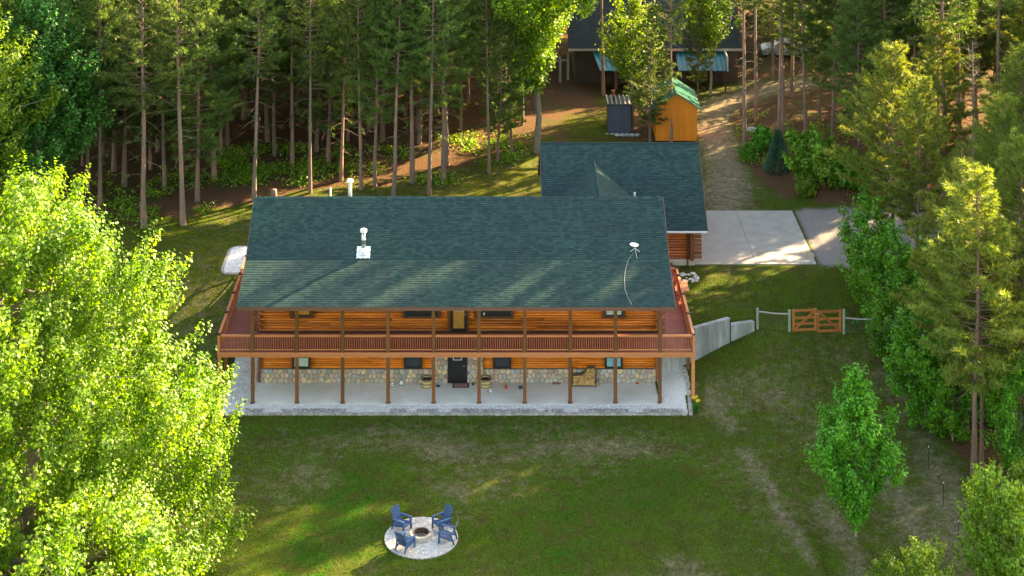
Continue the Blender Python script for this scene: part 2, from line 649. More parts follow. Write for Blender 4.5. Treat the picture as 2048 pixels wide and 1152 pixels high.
n1, n2, n3 = vnoise(GX, GY, 3, 3), vnoise(GX, GY, 1.1, 4), vnoise(GX, GY, 9, 5)
soil = 0.2 * n1 + 0.16 * (n3 - 0.4) + 0.1
for a in [(560, 960, 70, 35), (610, 940, 50, 16), (545, 1000, 60, 18), (890, 905, 50, 14), (655, 970, 60, 20), (900, 980, 40, 18),
          (1100, 900, 200, 30), (700, 880, 220, 28), (1250, 900, 130, 26), (1440, 760, 60, 30), (1530, 780, 60, 40), (1210, 945, 90, 12)]:
    soil += 0.2 * blob(*a)
for pts, w in [([(1490, 905), (1530, 970), (1570, 1040), (1620, 1120)], 0.55), ([(1650, 1010), (1690, 1080), (1720, 1150)], 0.8),
               ([(1760, 930), (1810, 1010), (1840, 1100)], 1.0), ([(1420, 790), (1460, 860)], 0.6), ([(1340, 1120), (1400, 1160)], 0.8),
               ([(1790, 760), (1850, 880), (1900, 1010), (1930, 1150)], 1.2)]:
    soil += 0.34 * stroke(pts, w)
for a in [(750, 1010, 120, 60), (1350, 980, 120, 50), (1180, 1060, 200, 70), (640, 1120, 90, 40), (1600, 590, 150, 40), (1450, 690, 60, 30)]:
    soil -= 0.28 * blob(*a)
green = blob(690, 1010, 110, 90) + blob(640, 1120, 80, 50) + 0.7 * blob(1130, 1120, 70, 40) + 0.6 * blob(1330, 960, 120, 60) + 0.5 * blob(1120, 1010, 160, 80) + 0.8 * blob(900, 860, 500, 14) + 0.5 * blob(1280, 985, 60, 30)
dry_sunlit = 0.5 * blob(990, 875, 40, 12) + 0.25 * n1 + 1.1 * blob(960, 360, 190, 60) + 0.7 * blob(420, 500, 190, 70) + 0.3 * blob(450, 560, 120, 60) + 0.8 * blob(1180, 240, 110, 40)  # dry grass, plus yellow painted in for sunlight at the clearing and left
# forest floor on the far side and under the trees at the right
edge = 118.5 + 1.0 * (n1 - 0.5) * 6
xl = np.interp(GY, [95, 100, 106, 112, 118, 124, 132, 140], [-40, -38, -30, -24, -18, -9, -2, 2])
litter = sstep((GY - np.interp(GX, [-40, -26, -20, -14, -6, 1, 4, 16, 21, 30, 45], [112, 117.5, 120, 123.5, 126.5, 131.5, 134, 133, 123.0, 122.5, 121])) / 3.0 + (n2 - 0.5) * 1.0)
rightwood = sstep((GX - np.interp(GY, [60, 82, 88, 95, 104, 112, 122, 123], [27, 24.8, 24.3, 24.3, 24.8, 27.5, 27.5, 22])) / 1.6 + (n2 - 0.5) * 0.8)
litter = np.maximum(litter, rightwood)
farlawn = blob(1450, 175, 110, 22) + blob(1240, 200, 60, 15)
track = stroke([(1455, 420), (1450, 330), (1430, 270), (1420, 230), (1450, 205), (1530, 180), (1620, 165)], 1.7)
litter = np.clip(litter - 1.3 * track - 0.8 * farlawn - 0.9 * blob(1190, 250, 90, 35) - 0.6 * blob(1430, 330, 50, 80), 0, 1)
soil = np.clip(soil + 0.7 * track, 0, 1)
# gravel driveway right of the pad
dr = sstep((GX - 21.0) / 0.3) * sstep((GY - (111.6 + 0.9 * n2)) / 0.8) * sstep(((122.4 + 0.8 * n2) - GY) / 1.2) * sstep((60 - GX) / 4)
litter = litter * (1 - dr)
bankz = sstep((GX - 21) / 2) * sstep((GY - 122.0) / 0.8) * sstep((129 - GY) / 2.5)
ZONE = np.stack([np.clip(soil, 0, 1), np.clip(litter, 0, 1), np.clip(dr, 0, 1), np.clip(0.5 + 0.5 * dry_sunlit - 0.5 * np.clip(green, 0, 1), 0, 1)], -1)

m, nt, n, l, b = new_mat('earth')
v, g = position(n, l)
at = n.new('ShaderNodeAttribute')
at.attribute_name = 'zone'
sp = n.new('ShaderNodeSeparateColor')
l.new(at.outputs['Color'], sp.inputs[0])
fine = noise(n, l, v, 9, 6, 0.7)
mid = noise(n, l, v, 1.6, 5, 0.7)
big = noise(n, l, v, 0.35, 4)
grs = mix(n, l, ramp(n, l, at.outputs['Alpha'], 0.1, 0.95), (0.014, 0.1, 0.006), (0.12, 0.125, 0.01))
grs = mix(n, l, ramp(n, l, noise(n, l, v, 0.9, 8, 0.75), 0.42, 0.6), grs, (0.075, 0.066, 0.016))
grs = mix(n, l, math_(n, l, 'MULTIPLY', ramp(n, l, big, 0.5, 0.7), 0.45), grs, (0.035, 0.11, 0.018))
fine2 = noise(n, l, v, 6.0, 10, 0.9)
grs = mix(n, l, ramp(n, l, fine2, 0.36, 0.6), mix(n, l, 0.75, grs, (0.01, 0.018, 0.004)), grs)
grs = mix(n, l, math_(n, l, 'MULTIPLY', ramp(n, l, noise(n, l, v, 13, 4, 0.8), 0.5, 0.72), 0.55), grs, (0.15, 0.17, 0.03))
sl = mix(n, l, ramp(n, l, noise(n, l, v, 3.5, 9, 0.85), 0.36, 0.64), (0.075, 0.055, 0.03), (0.3, 0.235, 0.165))
sf = math_(n, l, 'ADD', sp.outputs[0], math_(n, l, 'MULTIPLY', math_(n, l, 'SUBTRACT', mid, 0.5), 1.5))
sf = math_(n, l, 'ADD', sf, math_(n, l, 'MULTIPLY', math_(n, l, 'SUBTRACT', fine, 0.5), 1.3))
c = mix(n, l, ramp(n, l, sf, 0.22, 0.85), grs, sl)
lit = mix(n, l, ramp(n, l, fine, 0.3, 0.7), (0.055, 0.03, 0.018), (0.17, 0.088, 0.048))
lit = mix(n, l, math_(n, l, 'MULTIPLY', ramp(n, l, big, 0.52, 0.66), 0.6), lit, (0.05, 0.08, 0.02))
lf = math_(n, l, 'ADD', sp.outputs[1], math_(n, l, 'MULTIPLY', math_(n, l, 'SUBTRACT', mid, 0.5), 0.9))
c = mix(n, l, ramp(n, l, lf, 0.35, 0.65), c, lit)
gv = mix(n, l, ramp(n, l, noise(n, l, v, 14, 5, 0.8), 0.3, 0.7), (0.16, 0.14, 0.135), (0.34, 0.3, 0.29))
gv = mix(n, l, math_(n, l, 'MULTIPLY', ramp(n, l, mid, 0.5, 0.7), 0.5), gv, (0.24, 0.2, 0.15))
c = mix(n, l, sp.outputs[2], c, gv)
l.new(c, b.inputs['Base Color'])
b.inputs['Roughness'].default_value = 0.95
b.inputs['Specular IOR Level'].default_value = 0.04
bump(n, l, b, fine, 0.9, 0.06)

NX, NY = len(gx), len(gy)
cellx, celly = (GX[:-1, :-1] + GX[1:, 1:]) / 2, (GY[:-1, :-1] + GY[1:, 1:]) / 2
zc = ZONE[:-1, :-1]
drive = zc[..., 2] > 0.5
trackm = (track[:-1, :-1] > 0.45) & ~drive
forest = (zc[..., 1] > 0.5) & ~drive & ~trackm
lawn = ~(drive | trackm | forest)
idx = np.arange(NX * NY).reshape(NY, NX)
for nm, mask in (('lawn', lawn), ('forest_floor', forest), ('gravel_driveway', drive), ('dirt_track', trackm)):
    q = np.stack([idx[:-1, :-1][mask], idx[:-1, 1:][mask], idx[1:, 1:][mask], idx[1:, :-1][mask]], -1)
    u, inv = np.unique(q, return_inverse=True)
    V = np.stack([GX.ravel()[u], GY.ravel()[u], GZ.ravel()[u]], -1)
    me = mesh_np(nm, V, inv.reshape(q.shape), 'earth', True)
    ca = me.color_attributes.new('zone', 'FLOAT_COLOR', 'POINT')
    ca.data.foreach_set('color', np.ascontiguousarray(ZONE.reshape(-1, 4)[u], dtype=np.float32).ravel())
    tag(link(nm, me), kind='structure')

# grass tufts as real blades over the near lawn
def zone_at(x, y):
    i = np.clip(np.searchsorted(gy, y) - 1, 0, NY - 1)
    j = np.clip(np.searchsorted(gx, x) - 1, 0, NX - 1)
    return ZONE[i, j]


def blades(name, N, x0, x1, y0, y1, hmin, hmax, w, matn, keep):
    x = rng.uniform(x0, x1, N)
    y = rng.uniform(y0, y1, N)
    k = keep(x, y)
    x, y = x[k], y[k]
    N = len(x)
    z = ground(x, y) - 0.01
    a = rng.uniform(0, 2 * np.pi, N)
    h = rng.uniform(hmin, hmax, N)
    ww = w * rng.uniform(0.6, 1.4, N)
    lean = rng.uniform(0.1, 0.8, N) * h
    la = rng.uniform(0, 2 * np.pi, N)
    dx, dy = np.cos(a) * ww, np.sin(a) * ww
    V = np.empty((N, 3, 3))
    V[:, 0] = np.stack([x - dx, y - dy, z], -1)
    V[:, 1] = np.stack([x + dx, y + dy, z], -1)
    V[:, 2] = np.stack([x + lean * np.cos(la), y + lean * np.sin(la), z + h], -1)
    F = np.arange(N * 3).reshape(N, 3)
    return tag(link(name, mesh_np(name, V.reshape(-1, 3), F, matn)), kind='stuff')


PIT = Vector(atz(842.5, 1075.5, -0.24))


def keep_grass(x, y):
    zz = zone_at(x, y)
    k = (zz[:, 1] < 0.5) & (zz[:, 2] < 0.3) & (rng.random(len(x)) > zz[:, 0] * 1.2)
    k &= ~((x > -15.9) & (x < 11.5) & (y > 98.3) & (y < 112.6))
    k &= ~((x > 2) & (x < 21.2) & (y > 111) & (y < 122))
    k &= np.hypot(x - PIT.x, y - PIT.y) > 1.86
    k &= rng.random(len(x)) < 0.35 + 0.9 * vnoise(x, y, 0.8, 8)
    return k


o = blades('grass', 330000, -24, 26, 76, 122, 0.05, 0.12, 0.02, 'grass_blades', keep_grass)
tag(o, 'short patchy lawn grass around the log house', 'grass')

# ------------------------------------------------------------------ shingled slopes
def frame(O, U, V):
    U, V = Vector(U).normalized(), Vector(V).normalized()
    N = U.cross(V).normalized()
    M = Matrix((U, V, N)).transposed().to_4x4()
    M.translation = Vector(O)
    return M


_SHM = {}


def shingle_mesh(mat):
    if mat not in _SHM:
        mb = MB()
        w, h = 0.292, 0.16
        v = [(0, 0, 0.004), (w, 0, 0.004), (w, 0, 0.024), (0, 0, 0.024), (0, h, 0.002), (w, h, 0.002)]
        mb.v = v
        mb.f = [(0, 1, 2, 3), (3, 2, 5, 4), (0, 3, 4), (1, 5, 2)]
        mb.mi = [0] * 4
        _SHM[mat] = (mb.mesh('shingle', mat), np.array(v), mb.f)
    return _SHM[mat]


def shingle_slope(parent, O, U, V, L, W, mask=None, single=0, mat='shingles'):
    """rows of tabs from the eave up; the first SINGLE of them are objects, the rest one joined part"""
    M = frame(O, U, V)
    me, sv, sf = shingle_mesh(mat)
    rows = int(W / 0.145)
    count = 0
    tabs = []
    rr = random.Random(len(bpy.data.objects))
    for r in range(rows):
        off = -rr.choice([0, 0.1, 0.15, 0.2])
        x = off
        while x < L - 0.02:
            x0, x1 = max(x, 0), min(x + 0.3, L)
            x += 0.3
            if x1 - x0 < 0.05:
                continue
            p = M @ Vector(((x0 + x1) / 2, r * 0.145 + 0.07, 0))
            if mask and not mask(p):
                continue
            if count < single:
                o = bpy.data.objects.new('shingle', me)
                COL.objects.link(o)
                o.parent = parent
                T = M @ Matrix.Translation((x0, r * 0.145, rr.uniform(0, 0.003))) @ Matrix.Diagonal(((x1 - x0 - 0.008) / 0.292, 1, 1, 1))
                T.translation = T.translation - OFF[parent.name]
                o.matrix_local = T
                count += 1
            else:
                tabs.append((x0, r * 0.145, (x1 - x0 - 0.008) / 0.292, rr.uniform(0, 0.003)))
    if tabs:
        T = np.array(tabs)
        P = sv[None] * np.stack([T[:, 2], np.ones(len(T)), np.ones(len(T))], -1)[:, None] + np.stack([T[:, 0], T[:, 1], T[:, 3]], -1)[:, None]
        Mn = np.array(M)
        P = P @ Mn[:3, :3].T + Mn[:3, 3] - np.array(OFF[parent.name])
        k = len(T)
        verts = P.reshape(-1, 3)
        tri = []
        base = np.arange(k)[:, None] * 6
        for a in ((0, 1, 2), (0, 2, 3), (3, 2, 5), (3, 5, 4), (0, 3, 4), (1, 5, 2)):
            tri.append(base + np.array(a))
        o = link('shingle_courses', mesh_np('shingle_courses', verts, np.concatenate(tri), mat), parent)
        o['kind'] = 'stuff'
    return M


# ------------------------------------------------------------------ log walls
_LOGM = {}


def log_mesh(L, r, mat, ax='x'):
    key = (round(L, 2), r, mat, ax)
    if key not in _LOGM:
        mb = MB()
        pts = []
        k = 4
        n_ = max(2, min(6, int(L / 1.5) + 1))
        P = []
        rs = []
        for i in range(n_):
            t = L * i / (n_ - 1)
            P.append((t, random.uniform(-.004, .004), 0) if ax == 'x' else (0, t, 0))
            rs.append(r * random.uniform(0.97, 1.03))
        mb.tube(P, rs, 8)
        _LOGM[key] = mb.mesh('log', mat, smooth=True)
    return _LOGM[key]


def log_rows(parent, x0, x1, y, z0, z1, pitch, mat, holes=(), joints=True, ax='x'):
    """horizontal logs; holes = (a, b, z0, z1) along the wall"""
    nrow = int(round((z1 - z0) / pitch))
    for k in range(nrow):
        z = z0 + (k + 0.5) * pitch
        segs = [(x0, x1)]
        for (a, b_, c0, c1) in holes:
            if c0 < z < c1:
                ns = []
                for s0, s1 in segs:
                    if b_ <= s0 or a >= s1:
                        ns.append((s0, s1))
                    else:
                        if a - s0 > 0.05:
                            ns.append((s0, a))
                        if s1 - b_ > 0.05:
                            ns.append((b_, s1))
                segs = ns
        out = []
        for s0, s1 in segs:
            while joints and s1 - s0 > 5.5:
                c_ = s0 + random.uniform(2.4, 4.6)
                out.append((s0, c_ - 0.006))
                s0 = c_
            out.append((s0, s1))
        for s0, s1 in out:
            L = round(s1 - s0, 2)
            me = log_mesh(L, pitch * 0.485, mat, ax)
            loc = (s0, y + random.uniform(-.006, .006), z) if ax == 'x' else (y, s0, z)
            link('log', me, parent, loc)


# ------------------------------------------------------------------ log house
HX0, HX1 = -13.75, 9.75
WY = 102.4
BY = 110.5
house = empty('log_house', (-2, 106, 0), 'long two storey log house with green shingle roof and wraparound deck', 'house')
RID = (106.65, 9.31)
BRK = (103.0, 6.99)
EAV = (99.3, 5.755)
BEV = (111.5, 6.5)
RX0, RX1 = -14.53, 10.4
fw = MB().box(HX0 + .1, HX1 - .1, WY + 0.05, WY + 0.25, 0, 2.75).box(HX0 + .1, HX1 - .1, WY + 0.05, WY + .25, 2.75, 6.5).build('front_wall', 'siding_dark', house)
bw = MB().box(HX0 + .1, HX1 - .1, BY - 0.25, BY - 0.05, 0, 6.6).build('back_wall', 'siding_dark', house)
sw = []
for x in (HX0, HX1):
    s_ = 1 if x < 0 else -1
    mb = MB().box(x + s_ * .05 if s_ > 0 else x - .25, x + .25 if s_ > 0 else x - .05, WY + .25, BY - .25, 0, 6.6)
    xa, xb = (x + .05, x + .25) if s_ > 0 else (x - .25, x - .05)
    A = [(WY + .2, 6.6), (BY - .3, 6.6), (RID[0], 9.0)]
    mb.poly([(xa, *a) for a in A])
    mb.poly([(xb, *a) for a in A[::-1]])
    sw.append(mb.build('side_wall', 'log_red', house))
# openings: x from photo columns at scale of the wall
def wx(px):
    return (px - VX) * WY / FPX


up_win = [(wx(582), wx(626), 'glass_amber'), (wx(806), wx(880), 'glass_dark'), (wx(950), wx(1027), 'glass_dark'), (wx(1205), wx(1250), 'glass_curtain')]
lo_win = [(wx(585.5), wx(620.5), 'glass_curtain'), (wx(808.5), wx(844), 'glass_dark'), (wx(987), wx(1022), 'glass_dark'), (wx(1210), wx(1244.5), 'glass_blue')]
holes = [(a, b_, 3.8, 5.35) for a, b_, _ in up_win] + [(wx(898), wx(937), 2.9, 5.25)]
log_rows(fw, HX0, HX1, WY + 0.02, 3.02, 6.02, 0.15, 'log', holes)
lholes = [(a, b_, 0.85, 2.1) for a, b_, _ in lo_win] + [(wx(869), wx(966), 0, 2.75)]
log_rows(fw, HX0 + .15, HX1 - .15, WY + 0.02, 0.84, 2.74, 0.136, 'log_lower', lholes)
for i, x in enumerate((HX0 + .02, HX1 - .02)):
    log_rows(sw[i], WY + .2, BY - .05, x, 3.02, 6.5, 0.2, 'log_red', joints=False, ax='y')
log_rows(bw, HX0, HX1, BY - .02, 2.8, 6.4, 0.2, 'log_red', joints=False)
# crossed log ends at the corners
for x in (HX0, HX1):
    s_ = -1 if x < 0 else 1
    for k in range(9):
        mb = MB().tube([(x - s_ * .05, WY + .02, 3.15 + k * .3), (x + s_ * random.uniform(.34, .42), WY + .02, 3.15 + k * .3)], 0.1, 8)
        mb.build('log_end', 'log_end', house, smooth=False)
        MB().tube([(x - s_ * .12, WY + .1, 3.3 + k * .3), (x - s_ * .12, WY - random.uniform(.2, .28), 3.3 + k * .3)], 0.1, 8).build('log_end', 'log_end', house)
for x in (HX0 + .02, HX1 - .2):
    MB().box(x, x + .18, WY - .1, WY + .02, 0.02, 2.72).build('corner_board', 'log_end', house)


def window(parent, x0, x1, z0, z1, trim, frame_m, glass, y, div=0, tw=0.13, fwid=.07):
    w = MB()
    if trim:
        w.box(x0, x1, y - .14, y - .03, z0, z0 + tw).box(x0, x1, y - .14, y - .03, z1 - tw, z1)
        w.box(x0, x0 + tw, y - .14, y - .03, z0 + tw, z1 - tw).box(x1 - tw, x1, y - .14, y - .03, z0 + tw, z1 - tw)
        wo = w.build('window', trim, parent)
        x0, x1, z0, z1 = x0 + tw, x1 - tw, z0 + tw, z1 - tw
    else:
        w.box(x0 - .02, x1 + .02, y - .1, y - .02, z0 - .04, z0)
        wo = w.build('window', frame_m, parent)
    f_ = MB().box(x0, x1, y - .12, y - .02, z0, z0 + fwid).box(x0, x1, y - .12, y - .02, z1 - fwid, z1)
    f_.box(x0, x0 + fwid, y - .12, y - .02, z0 + fwid, z1 - fwid).box(x1 - fwid, x1, y - .12, y - .02, z0 + fwid, z1 - fwid)
    for d in range(div):
        xx = x0 + (x1 - x0) * (d + 1) / (div + 1)
        f_.box(xx - .03, xx + .03, y - .115, y - .025, z0 + fwid, z1 - fwid)
    f_.build('frame', frame_m, wo)
    xs = [x0 + (x1 - x0) * d / (div + 1) for d in range(div + 2)]
    for a, b_ in zip(xs[:-1], xs[1:]):
        MB().box(a + .035, b_ - .035, y - .07, y - .05, z0 + .04, z1 - .04).build('pane', glass, wo)
    if not trim:
        MB().box(x0 + fwid, x1 - fwid, y - .1, y - .07, z0 + (z1 - z0) * .5, z0 + (z1 - z0) * .5 + .05).build('sash_rail', frame_m, wo)
    return wo


for a, b_, gl in up_win:
    window(house, a, b_, 3.8, 5.35, 'trim_brown', 'black_frame', gl, WY, div=2 if b_ - a > 2 else 0)
for a, b_, gl in lo_win:
    window(house, a, b_, 0.87, 2.08, None, 'black_frame', gl, WY, fwid=.1)
# upper glazed door
a, b_ = wx(898), wx(937)
d = MB().box(a, a + .09, WY - .14, WY - .02, 3.0, 5.25).box(b_ - .09, b_, WY - .14, WY - .02, 3.0, 5.25).box(a + .09, b_ - .09, WY - .14, WY - .02, 5.15, 5.25).build('door', 'trim_brown', house)
d['label'] = 'glazed balcony door with warm view inside put into its amber pane'
f_ = MB().box(a + .09, a + .24, WY - .11, WY - .04, 3.02, 5.15).box(b_ - .24, b_ - .09, WY - .11, WY - .04, 3.02, 5.15)
f_.box(a + .24, b_ - .24, WY - .11, WY - .04, 3.02, 3.2).box(a + .24, b_ - .24, WY - .11, WY - .04, 5.0, 5.15).build('frame', 'black_frame', d)
MB().box(a + .24, b_ - .24, WY - .09, WY - .06, 4.22, 4.27).build('sash_rail', 'white_paint', d)
MB().box(a + .23, b_ - .23, WY - .06, WY - .05, 3.19, 5.01).build('pane', 'glass_amber', d)
MB().box(b_ - .2, b_ - .16, WY - .17, WY - .11, 4.0, 4.12).build('handle', 'galvanised', d)
# lower black door
a, b_ = wx(896), wx(934)
d = MB().box(a, a + .1, WY - .16, WY - .02, 0.1, 2.3).box(b_ - .1, b_, WY - .16, WY - .02, 0.1, 2.3).box(a + .1, b_ - .1, WY - .16, WY - .02, 2.2, 2.3).box(a, b_, WY - .18, WY - .02, 0.04, 0.1).build('door', 'black_frame', house)
d['label'] = 'black panelled ground floor door with small window'
lf_ = MB().box(a + .1, b_ - .1, WY - .1, WY - .05, 0.1, 2.2)
for (u0, u1) in ((.18, .5), (.6, .92)):
    for (w0, w1) in ((.25, .62), (.72, 1.15)):
        xa, xb = a + (b_ - a) * u0, a + (b_ - a) * u1
        lf_.box(xa, xb, WY - .12, WY - .1, w0, w1)
lf_.build('leaf', 'black_metal', d)
wf = MB()
xa, xb = a + .3, b_ - .3
wf.box(xa, xb, WY - .125, WY - .1, 1.36, 1.39).box(xa, xa + .03, WY - .125, WY - .1, 1.39, 2.0).box(xb - .03, xb, WY - .125, WY - .1, 1.39, 2.0).box(xa, xb, WY - .125, WY - .1, 2.0, 2.03)
wf.build('window_frame', 'white_paint', d)
MB().box(xa + .03, xb - .03, WY - .115, WY - .102, 1.39, 2.0).build('pane', 'glass_dark', d)
MB().box(b_ - .2, b_ - .15, WY - .17, WY - .1, 1.0, 1.06).build('handle', 'galvanised', d)

# ---- river stone facing: convex cells cut from jittered points
def cells(rects, sp, seed):
    rg = random.Random(seed)
    pts = []
    for (x0, x1, z0, z1) in rects:
        nz = max(1, round((z1 - z0) / (sp * .9)))
        for k in range(nz):
            xx = x0 + (sp * .5 if k % 2 else 0)
            while xx < x1:
                pts.append((xx + rg.uniform(-.36, .36) * sp, z0 + (k + .5) * (z1 - z0) / nz + rg.uniform(-.3, .3) * sp))
                xx += sp
    def clip(poly, nx, nz, d):
        out = []
        for i in range(len(poly)):
            p, q = poly[i], poly[(i + 1) % len(poly)]
            a, b2 = p[0] * nx + p[1] * nz - d, q[0] * nx + q[1] * nz - d
            if a <= 0:
                out.append(p)
            if a * b2 < 0:
                t = a / (a - b2)
                out.append((p[0] + (q[0] - p[0]) * t, p[1] + (q[1] - p[1]) * t))
        return out
    res = []
    for (x0, x1, z0, z1) in rects:
        for i, p in enumerate(pts):
            if not (x0 <= p[0] <= x1 and z0 <= p[1] <= z1):
                continue
            poly = [(max(x0, p[0] - sp), max(z0, p[1] - sp)), (min(x1, p[0] + sp), max(z0, p[1] - sp)), (min(x1, p[0] + sp), min(z1, p[1] + sp)), (max(x0, p[0] - sp), min(z1, p[1] + sp))]
            for j, q in enumerate(pts):
                if i == j or abs(q[0] - p[0]) > 2 * sp or abs(q[1] - p[1]) > 2 * sp:
                    continue
                nx, nz = q[0] - p[0], q[1] - p[1]
                d_ = (nx * (p[0] + q[0]) + nz * (p[1] + q[1])) / 2
                poly = clip(poly, nx, nz, d_)
                if len(poly) < 3:
                    break
            if len(poly) >= 3:
                res.append(poly)
    return res


def stone_obj(mb, poly, y, rg):
    cx, cz = sum(p[0] for p in poly) / len(poly), sum(p[1] for p in poly) / len(poly)
    ch = []
    for i in range(len(poly)):
        p, q = poly[i], poly[(i + 1) % len(poly)]
        for t in (.22, .78):
            ch.append((p[0] + (q[0] - p[0]) * t, p[1] + (q[1] - p[1]) * t))
    k = len(ch)
    d = rg.uniform(.035, .065)
    r0 = [(cx + (p[0] - cx) * .93, y, cz + (p[1] - cz) * .93) for p in ch]
    r1 = [(cx + (p[0] - cx) * .86, y - d * .75, cz + (p[1] - cz) * .86) for p in ch]
    r2 = [(cx + (p[0] - cx) * .5, y - d, cz + (p[1] - cz) * .5) for p in ch]
    b0 = len(mb.v)
    mb.v += r0 + r1 + r2
    for a in range(2):
        for i in range(k):
            mb.f.append((b0 + a * k + i, b0 + a * k + (i + 1) % k, b0 + (a + 1) * k + (i + 1) % k, b0 + (a + 1) * k + i))
            mb.mi.append(0)
    mb.f.append(tuple(b0 + 2 * k + i for i in range(k)))
    mb.mi.append(0)


SX0, SX1 = wx(869), wx(966)
DX0, DX1 = wx(895.5), wx(934.5)
sw_ = MB().box(HX0 + .18, SX0, WY - .1, WY + .04, 0, .84).box(SX1, HX1 - .2, WY - .1, WY + .04, 0, .84)
sw_.box(SX0, DX0, WY - .1, WY + .04, 0, 2.72).box(DX1, SX1, WY - .1, WY + .04, 0, 2.72).box(DX0, DX1, WY - .1, WY + .04, 2.31, 2.72)
facing = sw_.build('stone_facing', 'mortar', house)
cl = cells([(HX0 + .18, SX0, 0.02, .83), (SX1, HX1 - .2, 0.02, .83), (SX0, DX0, 0.02, 2.7), (DX1, SX1, 0.02, 2.7)], .285, 5)
rg = random.Random(9)
rest = MB()
SM = ['stone', 'stone_tan', 'stone_grey', 'stone_pink', 'stone']
for i, p in enumerate(cl):
    if i < 300:
        mb = MB()
        stone_obj(mb, p, WY - .1, rg)
        mb.build('stone', rg.choice(SM), facing)
    else:
        stone_obj(rest, p, WY - .1, rg)
if rest.f:
    rest.build('stones', 'stone', facing)['kind'] = 'stuff'

# ---- main roof
def roof_slab(mb, a, b_, x0, x1, t=0.12):
    (ya, za), (yb, zb) = a, b_
    mb.v += [(x0, ya, za), (x1, ya, za), (x1, yb, zb), (x0, yb, zb), (x0, ya, za - t), (x1, ya, za - t), (x1, yb, zb - t), (x0, yb, zb - t)]
    i = len(mb.v) - 8
    for q in ((0, 1, 2, 3), (7, 6, 5, 4), (0, 4, 5, 1), (1, 5, 6, 2), (2, 6, 7, 3), (3, 7, 4, 0)):
        mb.f.append(tuple(i + k for k in q))
        mb.mi.append(0)


mb = MB()
roof_slab(mb, EAV, BRK, RX0, RX1)
roof_slab(mb, BRK, RID, RX0 + .003, RX1 - .003)
roof_slab(mb, (BEV[0], BEV[1]), RID, RX0 + .001, RX1 - .001)
roof = mb.build('roof', 'shingles', house)


def slope3d(a, b_):
    v = Vector((0, b_[0] - a[0], b_[1] - a[1]))
    return v, v.length


v1, l1 = slope3d(EAV, BRK)
v2, l2 = slope3d(BRK, RID)
v3, l3 = slope3d(BEV, RID)
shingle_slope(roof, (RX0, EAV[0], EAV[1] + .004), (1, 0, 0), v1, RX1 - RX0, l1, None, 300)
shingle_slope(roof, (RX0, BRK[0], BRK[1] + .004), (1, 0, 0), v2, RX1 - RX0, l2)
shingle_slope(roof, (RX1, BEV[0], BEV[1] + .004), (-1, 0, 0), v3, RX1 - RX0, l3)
rc = MB()
x = RX0
while x < RX1 - .05:
    x2 = min(x + .3, RX1)
    rc.poly([(x, RID[0] - .15, RID[1] - .05), (x2 + .03, RID[0] - .15, RID[1] - .062), (x2 + .03, RID[0], RID[1] + .032), (x, RID[0], RID[1] + .045)])
    rc.poly([(x, RID[0], RID[1] + .045), (x2 + .03, RID[0], RID[1] + .032), (x2 + .03, RID[0] + .15, RID[1] - .062), (x, RID[0] + .15, RID[1] - .05)])
    rc.poly([(x, RID[0] - .15, RID[1] - .05), (x, RID[0], RID[1] + .045), (x, RID[0] + .15, RID[1] - .05), (x, RID[0], RID[1] - .05)])
    x = x2
rc.build('ridge_cap', 'shingles', roof)
fb = MB().box(RX0, RX1, EAV[0] - .045, EAV[0] - .003, EAV[1] - .2, EAV[1] - .005)
fb.build('fascia', 'fascia', roof)
for x in (RX0 - .035, RX1 + .005):
    bb = MB()
    for a, b_ in ((EAV, BRK), (BRK, RID), (BEV, RID)):
        bb.beam((x + .015, a[0], a[1] - .09), (x + .015, b_[0], b_[1] - .09), .03, .17)
    bb.build('barge_board', 'fascia', roof)
MB().box(RX0 + .3, RX1 - .3, EAV[0] + .15, WY - .15, EAV[1] - .16, EAV[1] - .13).build('porch_ceiling', 'log', house)
MB().box(HX0, HX1, 99.82, 99.98, EAV[1] - .36, EAV[1] - .16).build('eave_beam', 'post_wood', house)


def roofz(y):
    if y < BRK[0]:
        return EAV[1] + (BRK[1] - EAV[1]) * (y - EAV[0]) / (BRK[0] - EAV[0])
    return BRK[1] + (RID[1] - BRK[1]) * (y - BRK[0]) / (RID[0] - BRK[0])


def on_roof(px, py):
    y = 102.0
    for k in range(80):
        y += .5 * (FPX * (CAM_H - roofz(y)) / (py - HY) - y)
    return Vector(((px - VX) * y / FPX, y, roofz(y)))


p = on_roof(727, 506)
ch = MB().tube([p + Vector((0, 0, .0)), p + Vector((0, 0, .16)), p + Vector((0, 0, .35))], [.3, .2, .13], 14).build('chimney_pipe', 'galvanised', house)
MB().tube([p + Vector((0, 0, .3)), p + Vector((0, 0, 1.25))], .12, 14).build('pipe', 'chimney_steel', ch, True)
MB().tube([p + Vector((0, 0, .8)), p + Vector((0, 0, .84))], .135, 14).build('pipe_band', 'white_paint', ch)
MB().tube([p + Vector((0, 0, 1.22)), p + Vector((0, 0, 1.26)), p + Vector((0, 0, 1.4)), p + Vector((0, 0, 1.44))], [.15, .2, .2, .12], 14).build('cap', 'white_paint', ch)
Mf = frame(p, (1, 0, 0), v2)
fl = MB()
pts = []
for i in range(7):
    pts.append((-.42 + .84 * i / 6, -.4 + (.04 if i % 2 else 0)))
for i in range(5):
    pts.append((.42 - (.035 if i % 2 == 0 else 0), -.3 + .65 * i / 4))
for i in range(7):
    pts.append((.42 - .84 * i / 6, .42))
for i in range(5):
    pts.append((-.42 + (.035 if i % 2 == 0 else 0), .35 - .65 * i / 4))
for z0, fl_ in ((.045, 1), (.03, -1)):
    pp = [Mf @ Vector((a, b_, z0)) for a, b_ in pts]
    fl.poly(pp if fl_ > 0 else pp[::-1])
kk = len(pts)
for i in range(kk):
    a, b_ = pts[i], pts[(i + 1) % kk]
    fl.poly([Mf @ Vector((*a, .03)), Mf @ Vector((*b_, .03)), Mf @ Vector((*b_, .045)), Mf @ Vector((*a, .045))])
